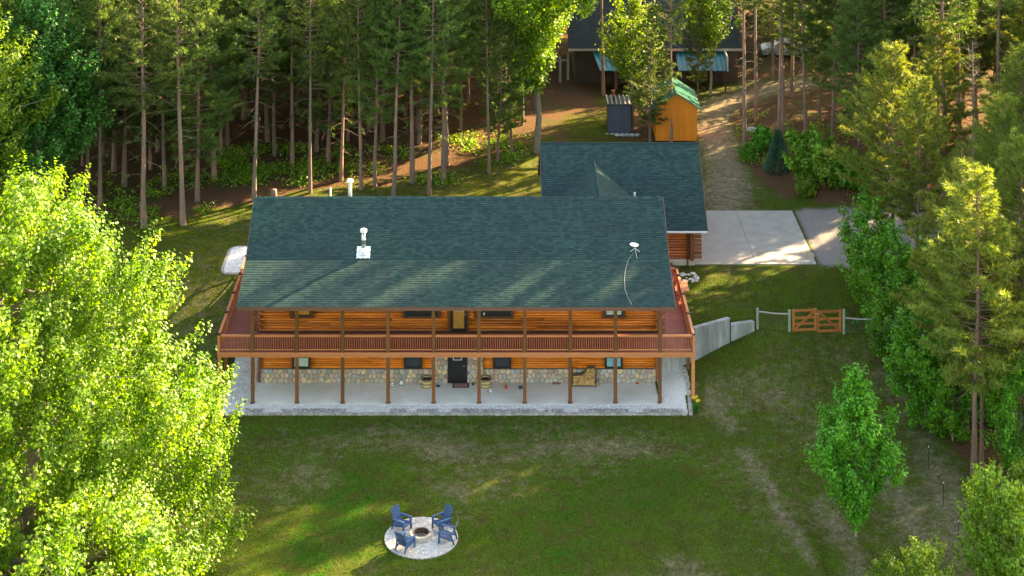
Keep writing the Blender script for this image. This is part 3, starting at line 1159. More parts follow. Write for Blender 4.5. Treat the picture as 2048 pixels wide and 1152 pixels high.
fl.build('flashing', 'white_paint', ch)
# vents standing behind the ridge
for px, h, r in ((661, .55, .05), (700, .9, .11)):
    q = Vector(((px - VX) * 107.6 / FPX, 107.6, RID[1] - .7))
    vt = MB().tube([q, q + Vector((0, 0, h + .35))], r, 10).build('roof_vent', 'cream_block' if r > .1 else 'white_paint', house, True)
    if r > .1:
        MB().tube([q + Vector((0, 0, h + .33)), q + Vector((0, 0, h + .38)), q + Vector((0, 0, h + .5)), q + Vector((0, 0, h + .56))], [.12, .2, .2, .09], 12).build('cap', 'white_paint', vt)

# ---- deck
DZ = 2.98
DX_0, DX_1 = -15.7, 11.57
FY = 99.8
dk = MB()
dk.box(DX_0, DX_1, FY - .06, FY - .01, DZ - .29, DZ - .04)
deck = dk.build('deck', 'rail_wood', house)
MB().box(DX_0 - .02, DX_1 + .02, FY - .1, FY - .062, DZ - .15, DZ + .0).build('trim_board', 'rail_wood', deck)
jm = MB()
jm.box(DX_0, DX_0 + .05, FY, 112.2, DZ - .29, DZ - .04).box(DX_1 - .05, DX_1, FY, 112.4, DZ - .29, DZ - .04)
x = DX_0 + .6
while x < DX_1 - .4:
    jm.box(x, x + .045, FY, WY - .15, DZ - .27, DZ - .045)
    x += .6
jm.box(HX0 - .1, HX0 - .02, WY, 112, DZ - .29, DZ - .045).box(HX1 + .03, HX1 + .1, WY, 112, DZ - .29, DZ - .045)
jm.build('joists', 'baluster_wood', deck)
bw_, gap = .14, .008
y = FY - .05
fullm = None
while y < WY - .16:
    me = MB().box(0, DX_1 - DX_0, 0, bw_ - gap, -.04, 0).mesh('deck_board', 'deck_wood') if fullm is None else fullm
    fullm = me
    link('deck_board', me, deck, (DX_0, y, DZ))
    y += bw_
ml = MB().box(0, HX0 - .14 - DX_0, 0, bw_ - gap, -.04, 0).mesh('deck_board', 'deck_wood')
mr = MB().box(0, DX_1 - HX1 - .14, 0, bw_ - gap, -.04, 0).mesh('deck_board', 'deck_wood')
while y < 112.3:
    if y < 112.1:
        link('deck_board', ml, deck, (DX_0, y, DZ))
    link('deck_board', mr, deck, (HX1 + .14, y, DZ))
    y += bw_
PX = [(px - VX) / 35.01 for px in (505, 593.5, 685, 776, 867, 958, 1049.5, 1140.5, 1231, 1320)]
for x in PX:
    MB().box(x - .1, x + .1, FY + .0, FY + .18, 0.04, DZ - .3).build('post', 'post_wood', deck)
    MB().box(x - .095, x + .095, FY - .11, FY + .08, DZ + .001, EAV[1] - .17).build('post', 'post_wood', deck)
    MB().box(x - .13, x + .13, FY - .03, FY + .21, 0.02, 0.05).build('post_base', 'black_metal', deck)
for x, ys in ((DX_0 + .1, (FY + .08, 102.2, 105.2, 108.2)), (DX_1 - .1, (FY + .08, 102.3))):
    for yy in ys:
        g0 = gz(x, yy) - .1
        MB().box(x - .09, x + .09, yy - .08, yy + .1, min(g0, 0.02), DZ - .3).build('post', 'rail_wood' if yy < 100 else 'post_wood', deck)


def rail_run(p0, p1, posts=None):
    """top cap, bottom rail and balusters between two plan points"""
    a, b_ = Vector((*p0, 0)), Vector((*p1, 0))
    L = (b_ - a).length
    d = (b_ - a).normalized()
    MB().beam(a + Vector((0, 0, DZ + .95)), b_ + Vector((0, 0, DZ + .95)), .15, .045).build('rail_cap', 'rail_wood', deck)
    MB().beam(a + Vector((0, 0, DZ + .885)), b_ + Vector((0, 0, DZ + .885)), .04, .08).build('top_rail', 'rail_wood', deck)
    MB().beam(a + Vector((0, 0, DZ + .13)), b_ + Vector((0, 0, DZ + .13)), .08, .05).build('bottom_rail', 'rail_wood', deck)
    n_ = int(L / .125)
    for k in range(n_):
        t = (k + .5) / n_ * L
        q = a + d * t
        o = link('baluster', BAL, deck, (q.x, q.y, DZ))
        o.rotation_euler = (0, 0, math.atan2(d.y, d.x))


BAL = MB().box(-.02, .02, -.018, .018, .156, .844).mesh('baluster', 'baluster_wood')
xs = [DX_0 + .17] + [v_ for x in PX for v_ in (x - .1, x + .1)] + [DX_1 - .17]
for a, b_ in zip(xs[::2], xs[1::2]):
    rail_run((a, FY - .0), (b_, FY - .0))
sidey = [FY, 102.75, 105.45, 108.2, 111.0, 112.1]
for x, ys in ((DX_0 + .07, sidey), (DX_1 - .07, [FY, 102.6, 105.3, 108.0, 109.2])):
    for k, yy in enumerate(ys):
        MB().box(x - .07, x + .07, yy - .07, yy + .07, DZ - .3, DZ + .98).build('rail_post', 'rail_wood', deck)
        MB().box(x - .09, x + .09, yy - .09, yy + .09, DZ + .982, DZ + 1.04).build('post_cap', 'black_metal', deck)
    for a, b_ in zip(ys[:-1], ys[1:]):
        rail_run((x, a + .075), (x, b_ - .075))
rail_run((10.35, 109.2), (DX_1 - .15, 109.2))
MB().box(10.25, 10.35, 109.13, 109.27, DZ, DZ + .98).build('rail_post', 'rail_wood', deck)
g_ = MB()
g_.box(DX_1 + .02, DX_1 + .45, 106.6, 108.1, DZ + .58, DZ + .62)
g_.build('side_shelf', 'rail_wood', deck)

# porch lamps under the eave and under the deck
for px, z in ((718, EAV[1] - .16), (1100, EAV[1] - .16), (708, DZ - .3), (1116, DZ - .3)):
    x = wx(px)
    q = Vector((x, WY - 1.0, z))
    lp = MB().tube([q, q + Vector((0, 0, -.12))], .03, 8).build('ceiling_lamp', 'black_metal', house)
    MB().tube([q + Vector((0, 0, -.1)), q + Vector((0, 0, -.14)), q + Vector((0, 0, -.24))], [.1, .26, .29], 14).build('shade', 'black_metal', lp)
for x in (wx(510), wx(1308)):
    MB().tube([(x, WY - .2, 5.05), (x, WY - .35, 4.98)], [.05, .08], 10).build('spot_lamp', 'white_paint', house)
MB().box(wx(968) - .05, wx(968) + .05, WY - .11, WY - .07, 4.0, 4.12).build('outlet_box', 'white_paint', house)

# satellite dish with cable on the roof
p = on_roof(1270, 508)
di = empty('satellite_dish', p, 'flat white satellite dish on a tripod on the green roof with trailing cable', 'satellite dish')
for q in ((-.28, .1), (.28, .1), (.1, -.3)):
    y_ = p.y + q[1]
    MB().tube([(p.x, p.y + .05, p.z + .33), (p.x + q[0], y_, roofz(y_) + .03)], .018, 6).build('leg', 'galvanised', di)
MB().tube([(p.x, p.y + .05, p.z + .3), (p.x - .03, p.y + .05, p.z + .5)], .025, 8).build('mast', 'galvanised', di)
Mt = Matrix.Translation((p.x - .05, p.y + .05, p.z + .52)) @ Matrix.Rotation(R(12), 4, 'X') @ Matrix.Rotation(R(8), 4, 'Y')
pb = MB()
ring = [(.26 * math.cos(t), .18 * math.sin(t)) for t in [2 * math.pi * k / 20 for k in range(20)]]
pb.poly([Mt @ Vector((a, b_, .03)) for a, b_ in ring])
pb.poly([Mt @ Vector((a, b_, -.01)) for a, b_ in ring[::-1]])
for k in range(20):
    a, b_ = ring[k], ring[(k + 1) % 20]
    pb.poly([Mt @ Vector((*a, -.01)), Mt @ Vector((*b_, -.01)), Mt @ Vector((*b_, .03)), Mt @ Vector((*a, .03))])
pb.build('dish', 'white_paint', di)
cb = []
for (a, b_) in ((1268, 505), (1257, 520), (1251, 540), (1249, 560), (1250, 580), (1256, 597), (1264, 611)):
    q = on_roof(a, b_)
    cb.append(q + Vector((0, -.01, .035)))
MB().tube(cb, .008, 5).build('cable', 'galvanised', di)

# ------------------------------------------------------------------ garage and link roof
GX0, GX1, GY0, GY1 = 3.9, 13.0, 112.7, 121.9
gar = empty('log_garage', (8.5, 117.3, 2.7), 'square log garage with green shingle roof joined behind the right end of the house', 'garage')
GR, GE, GB = (117.3, 9.0), (112.15, 5.12), (122.45, 5.12)
gw = MB().box(GX0 + .1, GX1 - .1, GY0 + .05, GY0 + .2, 2.6, 5.3).build('front_wall', 'siding_dark', gar)
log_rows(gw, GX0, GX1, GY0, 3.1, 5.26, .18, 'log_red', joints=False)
MB().box(GX0 + .05, GX1 + .02, GY0 - .08, GY0 + .05, 2.4, 3.1).build('foundation', 'cream_block', gar)
mb = MB().box(GX1 - .2, GX1, GY0 + .2, GY1 - .2, 2.6, 5.3).box(GX0, GX1, GY1 - .2, GY1, 2.6, 5.3).box(GX0, GX0 + .2, GY0 + .2, GY1 - .2, 2.6, 5.3)
for xa, xb in ((GX0, GX0 + .2), (GX1 - .2, GX1)):
    A = [(GY0 + .1, 5.3), (GY1 - .1, 5.3), (GR[0], 8.75)]
    mb.poly([(xa, *q) for q in A])
    mb.poly([(xb, *q) for q in A[::-1]])
mb.build('side_walls', 'log_red', gar)
for k in range(9):
    z = 3.2 + k * .26
    MB().tube([(GX1 - .05, GY0 + .06, z), (GX1 + .5, GY0 + .06, z)], .1, 8).build('log_end', 'log_end', gar)
    MB().box(GX1 + .02, GX1 + .42, GY0 + .1, GY0 + .14, z + .09, z + .17).build('log_end', 'chinking', gar)
MB().box(GX1 - .28, GX1 - .04, GY0 - .32, GY0 - .09, 3.1, 5.2).build('log_end', 'log_end', gar)
MB().tube([(GX1 - .42, GE[0] - .02, 5.1), (GX1 - .42, GY0 - .2, 4.85), (GX1 - .42, GY0 - .2, 3.0), (GX1 - .42, GY0 - .3, 2.75)], .05, 8).build('downspout', 'trim_brown', gar)
mb = MB()
roof_slab(mb, GE, GR, 3.2, 13.8)
roof_slab(mb, GB, GR, 3.202, 13.798)
groof = mb.build('roof', 'shingles', gar)
LZ, LX, LS = 8.15, 6.75, .68


def main_z(y):
    return GE[1] + (GR[1] - GE[1]) * (y - GE[0]) / (GR[0] - GE[0])


v4, l4 = slope3d(GE, GR)
v5, l5 = slope3d(GB, GR)
shingle_slope(groof, (3.2, GE[0], GE[1] + .004), (1, 0, 0), v4, 10.6, l4, lambda p: p.z > LZ - abs(p.x - LX) * LS - .03, 300)
shingle_slope(groof, (13.8, GB[0], GB[1] + .004), (-1, 0, 0), v5, 10.6, l5)
MB().tube([(3.2, GR[0], GR[1] - .02), (13.8, GR[0], GR[1] - .02)], .09, 8).build('ridge_cap', 'shingles', groof)
MB().box(3.2, 13.8, GE[0] - .1, GE[0] - .003, GE[1] - .12, GE[1] - .02).build('gutter', 'white_paint', groof)
gg = MB()
for x in (3.17, 13.83):
    for a, b_ in ((GE, GR), (GB, GR)):
        gg.beam((x, a[0], a[1] - .08), (x, b_[0], b_[1] - .08), .03, .16)
gg.build('barge_board', 'fascia', groof)
# link roof: ridge runs from the garage slope to the back slope of the house
lr = MB()
HW = 4.2
ez = LZ - HW * LS
yb_ = 116.2
for s_ in (-1, 1):
    lr.poly([(LX, 108.0, LZ), (LX + s_ * HW, 108.0, ez), (LX + s_ * HW, GE[0] + (ez - GE[1]) / (GR[1] - GE[1]) * (GR[0] - GE[0]), ez), (LX, GE[0] + (LZ - GE[1]) / (GR[1] - GE[1]) * (GR[0] - GE[0]), LZ)][::s_])
link_roof = lr.build('link_roof', 'shingles', gar)


def lmask(p):
    return p.z > main_z(p.y) - .02 if p.y > GE[0] else p.z > BEV[1] + (RID[1] - BEV[1]) * (BEV[0] - p.y) / (BEV[0] - RID[0])


sl_ = HW * math.sqrt(1 + LS * LS)
shingle_slope(link_roof, (LX - HW, 117.0, ez + .004), (0, -1, 0), (1, 0, LS), 9.0, sl_, lmask)
shingle_slope(link_roof, (LX + HW, 108.0, ez + .004), (0, 1, 0), (-1, 0, LS), 9.0, sl_, lmask)
MB().tube([(LX, 108.4, LZ + .0), (LX, 116.1, LZ + .0)], .08, 8).build('ridge_cap', 'shingles', link_roof)
MB().box(3.4, 10.2, BY + .02, GY0 - .02, 2.6, 5.4).build('link_walls', 'log_red', gar)
q = Vector((9.25, 113.6, 6.2))
MB().tube([q, q + Vector((0, 0, .85))], .07, 10).build('roof_vent', 'white_paint', gar)

# ------------------------------------------------------------------ patio, gravel, edging
MB().box(HX0 + .03, HX1 - .1, 99.72, WY - .11, -.1, 0.03).build('patio', 'concrete')['kind'] = 'structure'


def pebbles(name, N, inside, zf, size, mat, box):
    x = rng.uniform(box[0], box[1], N)
    y = rng.uniform(box[2], box[3], N)
    k = inside(x, y)
    x, y = x[k], y[k]
    N = len(x)
    z = zf(x, y)
    s = rng.uniform(.5, 1.2, N) * size
    o6 = np.array([(1, 0, 0), (0, 1, 0), (-1, 0, 0), (0, -1, 0), (0, 0, .7), (0, 0, -.7)], float)
    a = rng.uniform(0, np.pi, N)
    ca, sa = np.cos(a), np.sin(a)
    P = o6[None] * s[:, None, None] * rng.uniform(.6, 1.3, (N, 1, 3))
    X = P[..., 0] * ca[:, None] - P[..., 1] * sa[:, None]
    Y = P[..., 0] * sa[:, None] + P[..., 1] * ca[:, None]
    V = np.stack([X + x[:, None], Y + y[:, None], P[..., 2] + z[:, None]], -1)
    F = np.array([(0, 1, 4), (1, 2, 4), (2, 3, 4), (3, 0, 4)])
    F = (F[None] + np.arange(N)[:, None, None] * 6).reshape(-1, 3)
    return link(name, mesh_np(name, V.reshape(-1, 3), F, mat))


def bed(x, y):
    rr_ = .6
    k = ((y > 98.72) & (y < 99.74) & (x > -15.4) & (x < 11.1)) | ((x > -15.4) & (x < -13.7) & (y > 98.72) & (y < 111)) | ((x > 9.62) & (x < 11.1 + (y - 99) * .02) & (y > 98.72) & (y < 102.7))
    k &= ~((x < -14.8) & (y < 99.3) & (np.hypot(x + 14.8, y - 99.3) > .6))
    return k


def bedz(x, y):
    return np.where((x < -13.7) & (y > 102.4), 0.03 + (y - 102.4) * .27, np.where((x > 9.7) & (y > 99.5), ground(x, y) + .03, 0.02))


o = pebbles('gravel', 34000, bed, bedz, .032, 'pebble', (-15.5, 11.3, 98.7, 111))
tag(o, 'white stone gravel around the patio and under the deck', 'gravel', kind='stuff')
o = pebbles('gravel', 7000, lambda x, y: (y > 98.74) & (y < 99.12 + .1 * vnoise(x, y, .7, 12)) & (vnoise(x, y, .9, 13) > .3) & (x > -14.3), lambda x, y: x * 0 + .045, .03, 'pebble_brown', (-15, 10.8, 98.7, 99.4))
tag(o, 'brown leaf and bark debris along the front gravel strip', 'gravel', kind='stuff')
sx, sy = np.arange(-15.5, 11.26, .15), np.arange(98.66, 111, .15)
QX, QY = np.meshgrid(sx, sy)
ins = bed(QX + .075, QY + .075) | ((QX > -15) & (QX < 11.0) & (QY < 99.6))
ins = ins[:-1, :-1]
qi = np.arange(QX.size).reshape(QX.shape)
q = np.stack([qi[:-1, :-1][ins], qi[:-1, 1:][ins], qi[1:, 1:][ins], qi[1:, :-1][ins]], -1)
u, inv = np.unique(q, return_inverse=True)
QZ = np.maximum(bedz(QX, QY), np.where((QX > 9.6) | (QX < -13.6), ground(QX, QY) + .02, 0)) - .008
V = np.stack([QX.ravel()[u], QY.ravel()[u], QZ.ravel()[u]], -1)
o = link('gravel_bed', mesh_np('gravel_bed', V, inv.reshape(q.shape), 'pebble_sheet', True))
o['kind'] = 'structure'
edg = empty('block_edging', (-2, 98.55, 0), 'low row of pale stone blocks edging the front gravel strip', 'edging')
bm_ = MB().box(-.145, .145, -.11, .11, -.1, .085)
bm_ = bm_.mesh('block', 'block')
x = -14.9
while x < 11.0:
    o = link('block', bm_, edg, (x, 98.58 + random.uniform(-.02, .02), random.uniform(-.015, .012)))
    o.rotation_euler = (0, 0, random.uniform(-.06, .06))
    x += .31
cb_ = MB()
pts = [(-14.9, 98.58)] + [(-14.9 - .62 * math.sin(t), 99.2 - .62 * math.cos(t)) for t in [R(a) for a in (15, 30, 45, 60, 75, 90)]] + [(-15.52, 100.6), (-15.52, 101.9)]
for a, b_ in zip(pts[:-1], pts[1:]):
    cb_.beam((*a, 0.02), (*b_, 0.02), .2, .14)
cb_.build('curved_kerb', 'concrete', edg)
for k in range(9):
    t = k / 9
    xx, yy = 11.2 - .0 * t + .1 * math.sin(t * 3), 98.7 + 4 * t
    o = link('block', bm_, edg, (xx, yy, max(0, gz(xx, yy)) + .03))
    o.rotation_euler = (0, 0, R(90) - .1)
    o.scale = (1.5, 1, 1)

# ------------------------------------------------------------------ retaining wall
rw = empty('retaining_wall', (11.9, 103, 1), 'weathered grey concrete retaining wall stepping down from the deck corner', 'wall')


def wall_seg(a, b_, z0a, z0b, zt, th, parent):
    a, b_ = Vector((*a, 0)), Vector((*b_, 0))
    d = (b_ - a).normalized()
    nn = Vector((-d.y, d.x, 0))
    mb = MB()
    nseg = max(1, int(round((b_ - a).length / 1.2)))
    for k in range(nseg):
        p, q = a + (b_ - a) * (k / nseg), a + (b_ - a) * ((k + 1) / nseg)
        q = q - d * .008
        zb = -.3
        c = [p, q, q + nn * th, p + nn * th]
        i = len(mb.v)
        mb.v += [(v_.x, v_.y, zb) for v_ in c] + [(v_.x, v_.y, zt) for v_ in c]
        for f in ((3, 2, 1, 0), (4, 5, 6, 7), (0, 1, 5, 4), (1, 2, 6, 5), (2, 3, 7, 6), (3, 0, 4, 7)):
            mb.f.append(tuple(i + z for z in f))
            mb.mi.append(0)
    return mb.build('wall_section', 'wall_concrete', parent)


wall_seg((9.72, 102.35), (11.94, 103.0), 0, 0, 2.68, .3, rw)
wall_seg((11.95, 103.003), (14.22, 104.35), 0, 0, 2.9, .3, rw)
wall_seg((14.24, 104.38), (15.72, 104.82), 0, 0, 2.5, .3, rw)
MB().beam((14.2, 104.3, 1.3), (14.2, 104.3, 2.88), .04, .05).build('joint_strip', 'black_metal', rw)

# ------------------------------------------------------------------ raised planter at the left rear corner
pl = empty('raised_planter', (-16.7, 113, 2.6), 'low curved stone bed of white gravel beside the left rear deck rail', 'planter')


def rrect(x0, x1, y0, y1, r, n_=5):
    P = []
    for cx, cy, a0 in ((x1 - r, y0 + r, -90), (x1 - r, y1 - r, 0), (x0 + r, y1 - r, 90), (x0 + r, y0 + r, 180)):
        for k in range(n_ + 1):
            t = R(a0 + 90 * k / n_)
            P.append((cx + r * math.cos(t), cy + r * math.sin(t)))
    return P


ro = rrect(-17.3, -15.85, 111.2, 115.6, .7)
nb = 0
for lvl in range(3):
    z = 2.42 + lvl * .14
    acc = 0
    for i in range(len(ro)):
        a, b_ = Vector((*ro[i], z)), Vector((*ro[(i + 1) % len(ro)], z))
        L = (b_ - a).length
        if L < .05:
            continue
        k = max(1, round(L / .32))
        for j in range(k):
            p, q = a + (b_ - a) * (j / k), a + (b_ - a) * ((j + 1) / k)
            d = (q - p).normalized() * .006
            MB().beam(p + d, q - d, .2, .13).build('block', 'block', pl)
ip = rrect(-17.2, -15.95, 111.3, 115.5, .62)
o = pebbles('gravel_fill', 5000, lambda x, y: (np.abs(x + 16.57) < .55) & (np.abs(y - 113.4) < 2.05), lambda x, y: x * 0 + 2.78, .035, 'pebble', (-17.2, -15.9, 111.2, 115.6))
o.parent = pl
o.location = -OFF[pl.name]
o['kind'] = 'stuff'
fm = MB()
fm.poly([(a, b_, 2.77) for a, b_ in ip])
fm.build('gravel_base', 'pebble', pl)

# ------------------------------------------------------------------ concrete pad and rear slab
mb = MB()
mb.box(13.05, 16.98, 112.72, 121.9, 2.3, 2.76).box(17.0, 20.9, 112.72, 121.9, 2.3, 2.76)
o = mb.build('concrete_pad', 'pad_concrete')
o['kind'] = 'structure'
for px, py, rx, ry in ((1521, 508, .3, .5), (1614, 509, .5, .75)):
    q = atz(px, py, 2.764)
    m_ = MB()
    m_.poly([(q.x + rx * math.cos(k * .393) * random.uniform(.85, 1.1), q.y + ry * math.sin(k * .393) * random.uniform(.85, 1.1), 2.764) for k in range(16)])
    m_.build('pad_stain', 'stain')['kind'] = 'structure'
o = MB().box(2.2, 3.1, 112.6, 115.2, 2.4, 2.86).build('rear_slab', 'concrete')
o['kind'] = 'structure'

# ------------------------------------------------------------------ fire pit with round paved patio
fp = empty('paver_patio', PIT, 'round patio of pale concrete pavers around the fire pit', 'patio')
pm_cache = {}


def paver(r0, r1, a0, a1, z0, z1):
    m_ = MB()
    g_ = .006
    am = (a0 + a1) / 2
    A = [(r0 + g_, a0 + g_ / r0), (r1 - g_, a0 + g_ / r1), (r1 - g_, a1 - g_ / r1), (r0 + g_, a1 - g_ / r0)]
    P = [(r * math.cos(a), r * math.sin(a)) for r, a in A]
    cx, cy = sum(p[0] for p in P) / 4, sum(p[1] for p in P) / 4
    T = [(cx + (p[0] - cx) * .93, cy + (p[1] - cy) * .93) for p in P]
    m_.v = [(x, y, z0) for x, y in P] + [(x, y, z1 - .008) for x, y in P] + [(x, y, z1) for x, y in T]
    m_.f = [(0, 1, 5, 4), (1, 2, 6, 5), (2, 3, 7, 6), (3, 0, 4, 7), (4, 5, 9, 8), (5, 6, 10, 9), (6, 7, 11, 10), (7, 4, 8, 11), (8, 9, 10, 11)]
    m_.mi = [0] * 9
    return m_.mesh('paver', 'paver')


rad = [1.83, 1.64, 1.44, 1.26, 1.09, .92, .75, .56]
cnt = 0
rest = MB()
for r1, r0 in zip(rad[:-1], rad[1:]):
    nn = int(2 * math.pi * (r0 + r1) / 2 / .165)
    me = None
    for k in range(nn):
        a = 2 * math.pi * k / nn + r0 * 3
        if cnt < 300:
            if me is None:
                me = paver(r0, r1, 0, 2 * math.pi / nn, -.08, .035)
            o = link('paver', me, fp, PIT + Vector((0, 0, random.uniform(-.003, .004))))
            o.rotation_euler = (0, 0, a)
            cnt += 1
        else:
            i = len(rest.v)
            m2 = paver(r0, r1, a, a + 2 * math.pi / nn, -.08, .035)
            rest.v += [tuple(Vector(v_.co) + PIT) for v_ in m2.vertices]
            rest.f += [tuple(i + w for w in p.vertices) for p in m2.polygons]
            rest.mi += [0] * len(m2.polygons)
            bpy.data.meshes.remove(m2)
if rest.f:
    rest.build('inner_pavers', 'paver', fp)['kind'] = 'stuff'
MB().lathe(PIT, [(.5, -.12), (1.825, -.12), (1.825, .018), (.5, .018)], 48, False).build('sand_joints', 'mortar', fp)
pit = empty('fire_pit', PIT, 'round grey block fire pit with black steel ring in the middle of the pavers', 'fire pit')
for lvl in range(2):
    me = None
    nn = 14
    for k in range(nn):
        m_ = MB()
        a0, a1 = 0, 2 * math.pi / nn - .02
        r0, r1 = .36, .57
        P = [(r0, a0), (r1, a0), (r1, (a0 + a1) / 2), (r1, a1), (r0, a1), (r0, (a0 + a1) / 2)]
        P = [(r * math.cos(a), r * math.sin(a)) for r, a in P]
        if me is None:
            z0, z1 = .036 + lvl * .125, .155 + lvl * .125
            m_.v = [(x, y, z0) for x, y in P] + [(x, y, z1) for x, y in P]
            m_.f = [(5, 4, 3, 2, 1, 0), (6, 7, 8, 9, 10, 11)] + [(i, (i + 1) % 6, (i + 1) % 6 + 6, i + 6) for i in range(6)]
            m_.mi = [0] * 8
            me = m_.mesh('block', 'block')
        o = link('block', me, pit, PIT)
        o.rotation_euler = (0, 0, 2 * math.pi * k / nn + lvl * .22)
MB().lathe(PIT, [(.355, .02), (.355, .3), (.41, .3), (.41, .287), (.345, .287), (.345, .02)], 28, False).build('steel_ring', 'rust', pit)
am = MB()
am.lathe(PIT, [(.34, .05), (.2, .08), (.02, .07)], 20, True)
am.build('ash_bed', 'ash', pit)
for k in range(4):
    a = k * 1.3
    MB().tube([PIT + Vector((.2 * math.cos(a), .2 * math.sin(a), .1)), PIT + Vector((-.15 * math.cos(a + .5), -.15 * math.sin(a + .5), .13))], .03, 6).build('charred_log', 'black_metal', pit)


def adirondack(loc, rz, label):
    t = empty('adirondack_chair', loc, label, 'chair', 'blue adirondack chairs around the fire pit', rz=0)
    M0 = Matrix.Translation(loc)
    def put(mb, name):
        return mb.build(name, 'chair_blue', t)
    L = Vector(loc)
    def B(x0, x1, y0, y1, z0, z1, name, rx=0, piv=(0, 0, 0)):
        M = Matrix.Translation(L) @ Matrix.Translation(piv) @ Matrix.Rotation(rx, 4, 'X')
        return put(MB().box(x0, x1, y0, y1, z0, z1, M), name)
    # chair faces -y ; seat front at y=-.35
    for k in range(5):
        y0 = -.33 + k * .115
        M = Matrix.Translation(L + Vector((0, y0, .37 - k * .028))) @ Matrix.Rotation(R(-13), 4, 'X')
        put(MB().box(-.27, .27, 0, .105, -.012, .012, M), 'seat_slat')
    for k in range(5):
        x0 = -.27 + k * .11
        h = .76 + .07 * math.sin(math.pi * (k + .5) / 5)
        w0, w1 = .046, .054
        M = Matrix.Translation(L + Vector((x0 + .05, .2, .24))) @ Matrix.Rotation(R(-24), 4, 'X')
        fan = (k - 2) * .018
        m_ = MB()
        m_.v = [tuple(M @ Vector(p)) for p in [(-w0, -.01, 0), (w0, -.01, 0), (w0, .012, 0), (-w0, .012, 0), (-w1 + fan, -.01, h), (w1 + fan, -.01, h), (w1 + fan, .012, h), (-w1 + fan, .012, h)]]
        m_.f = [(3, 2, 1, 0), (4, 5, 6, 7), (0, 1, 5, 4), (1, 2, 6, 5), (2, 3, 7, 6), (3, 0, 4, 7)]
        m_.mi = [0] * 6
        put(m_, 'back_slat')
    for z_, yy in ((.42, .295), (.78, .455)):
        M = Matrix.Translation(L + Vector((0, yy, z_))) @ Matrix.Rotation(R(-24), 4, 'X')
        put(MB().box(-.29, .29, 0, .025, -.035, .035, M), 'back_brace')
    for s_ in (-1, 1):
        put(MB().beam(L + Vector((s_ * .31, -.37, .58)), L + Vector((s_ * .33, .36, .54)), .12, .025), 'armrest')
        put(MB().beam(L + Vector((s_ * .3, -.33, 0)), L + Vector((s_ * .3, -.3, .57)), .05, .09, (0, 1, 0)), 'leg')
        put(MB().beam(L + Vector((s_ * .28, -.34, .34)), L + Vector((s_ * .28, .32, .2)), .03, .09), 'side_rail')
        put(MB().beam(L + Vector((s_ * .29, .44, 0)), L + Vector((s_ * .3, .26, .54)), .045, .08, (0, 1, 0)), 'leg')
    put(MB().box(-.28, .28, -.355, -.33, .28, .37, Matrix.Translation(L)), 'front_rail')
    t.rotation_euler = (0, 0, rz)
    return t


for (dx, dy, lab) in ((-.98, .72, 'blue adirondack chair at the far left of the fire pit, back towards the house'), (.98, .78, 'blue adirondack chair at the far right of the fire pit, back towards the house'),
                      (-.72, -.98, 'blue adirondack chair with its dark back to the viewer, near left of the fire pit'), (1.28, -.33, 'blue adirondack chair side-on at the near right edge of the pavers')):
    rz = math.atan2(dx, -dy) + math.pi
    # facing -y rotated by rz must point to the pit: dir = (sin rz, -cos rz)
    rz = math.atan2(-dx, dy)
    adirondack(PIT + Vector((dx, dy, .036)), rz, lab)

# ------------------------------------------------------------------ porch things
def barrel(px, label, with_scoop=False):
    p = Vector(((px - VX) * 101.7 / FPX, 101.72, .03))
    t = empty('barrel_planter', p, label, 'planter', 'half barrel planters beside the door')
    n_ = 18
    for k in range(n_):
        a0, a1 = 2 * math.pi * k / n_ + .012, 2 * math.pi * (k + 1) / n_ - .012
        m_ = MB()
        prof = [(.25, 0), (.31, .27), (.34, .54)]
        for r, z in prof:
            for rr_, a in ((r, a0), (r, a1), (r - .03, a1), (r - .03, a0)):
                m_.v.append((p.x + rr_ * math.cos(a), p.y + rr_ * math.sin(a), p.z + z))
        for s_ in range(2):
            for q in range(4):
                m_.f.append((s_ * 4 + q, s_ * 4 + (q + 1) % 4, s_ * 4 + 4 + (q + 1) % 4, s_ * 4 + 4 + q))
        m_.f.append((8, 9, 10, 11))
        m_.mi = [0] * len(m_.f)
        m_.build('stave', 'barrel_wood', t)
    for z, r in ((.05, .262), (.26, .314), (.46, .335)):
        MB().lathe(p, [(r - .012, z), (r + .004, z), (r + .01, z + .045), (r - .005, z + .045)], 20, False).build('hoop', 'black_metal', t)
    MB().lathe(p, [(.3, .44), (.29, .47), (.15, .49), (.01, .48)], 16).build('soil', 'potting_soil', t)
    MB().lathe(p, [(.335, .53), (.345, .545), (.3, .545), (.3, .53)], 18, False).build('rim', 'black_metal', t)
    return t


barrel(854, 'half barrel planter left of the black door with a white scoop against it')
barrel(971, 'half barrel planter right of the black door')


def patio_pt(px, py):
    return atz(px, py, 0.03)


p = patio_pt(854, 777)
sc_ = empty('dustpan', p, 'white dustpan leaning on the left barrel planter', 'dustpan')
m_ = MB()
m_.v = [tuple(p + Vector(q)) for q in [(-.16, -.02, 0.01), (.16, -.02, 0.01), (.1, .08, .26), (-.1, .08, .26), (-.16, .02, 0.01), (.16, .02, 0.01), (.1, .11, .26), (-.1, .11, .26)]]
m_.f = [(0, 1, 2, 3), (7, 6, 5, 4), (0, 4, 5, 1), (1, 5, 6, 2), (2, 6, 7, 3), (3, 7, 4, 0)]
m_.mi = [0] * 6
m_.build('pan', 'white_paint', sc_)
MB().tube([p + Vector((0, .09, .25)), p + Vector((0, .13, .5))], .02, 8).build('handle', 'white_paint', sc_)
p = patio_pt(802, 770)
sc_ = empty('scoop', p, 'white and teal scoop lying on the patio left of the barrel', 'scoop')
MB().box(p.x - .13, p.x + .13, p.y - .1, p.y + .1, .035, .06).build('tray', 'teal_plastic', sc_)
m_ = MB()
m_.poly([p + Vector(q) for q in ((-.1, .02, .03), (.12, .0, .03), (.08, .05, .2), (-.04, .06, .2))])
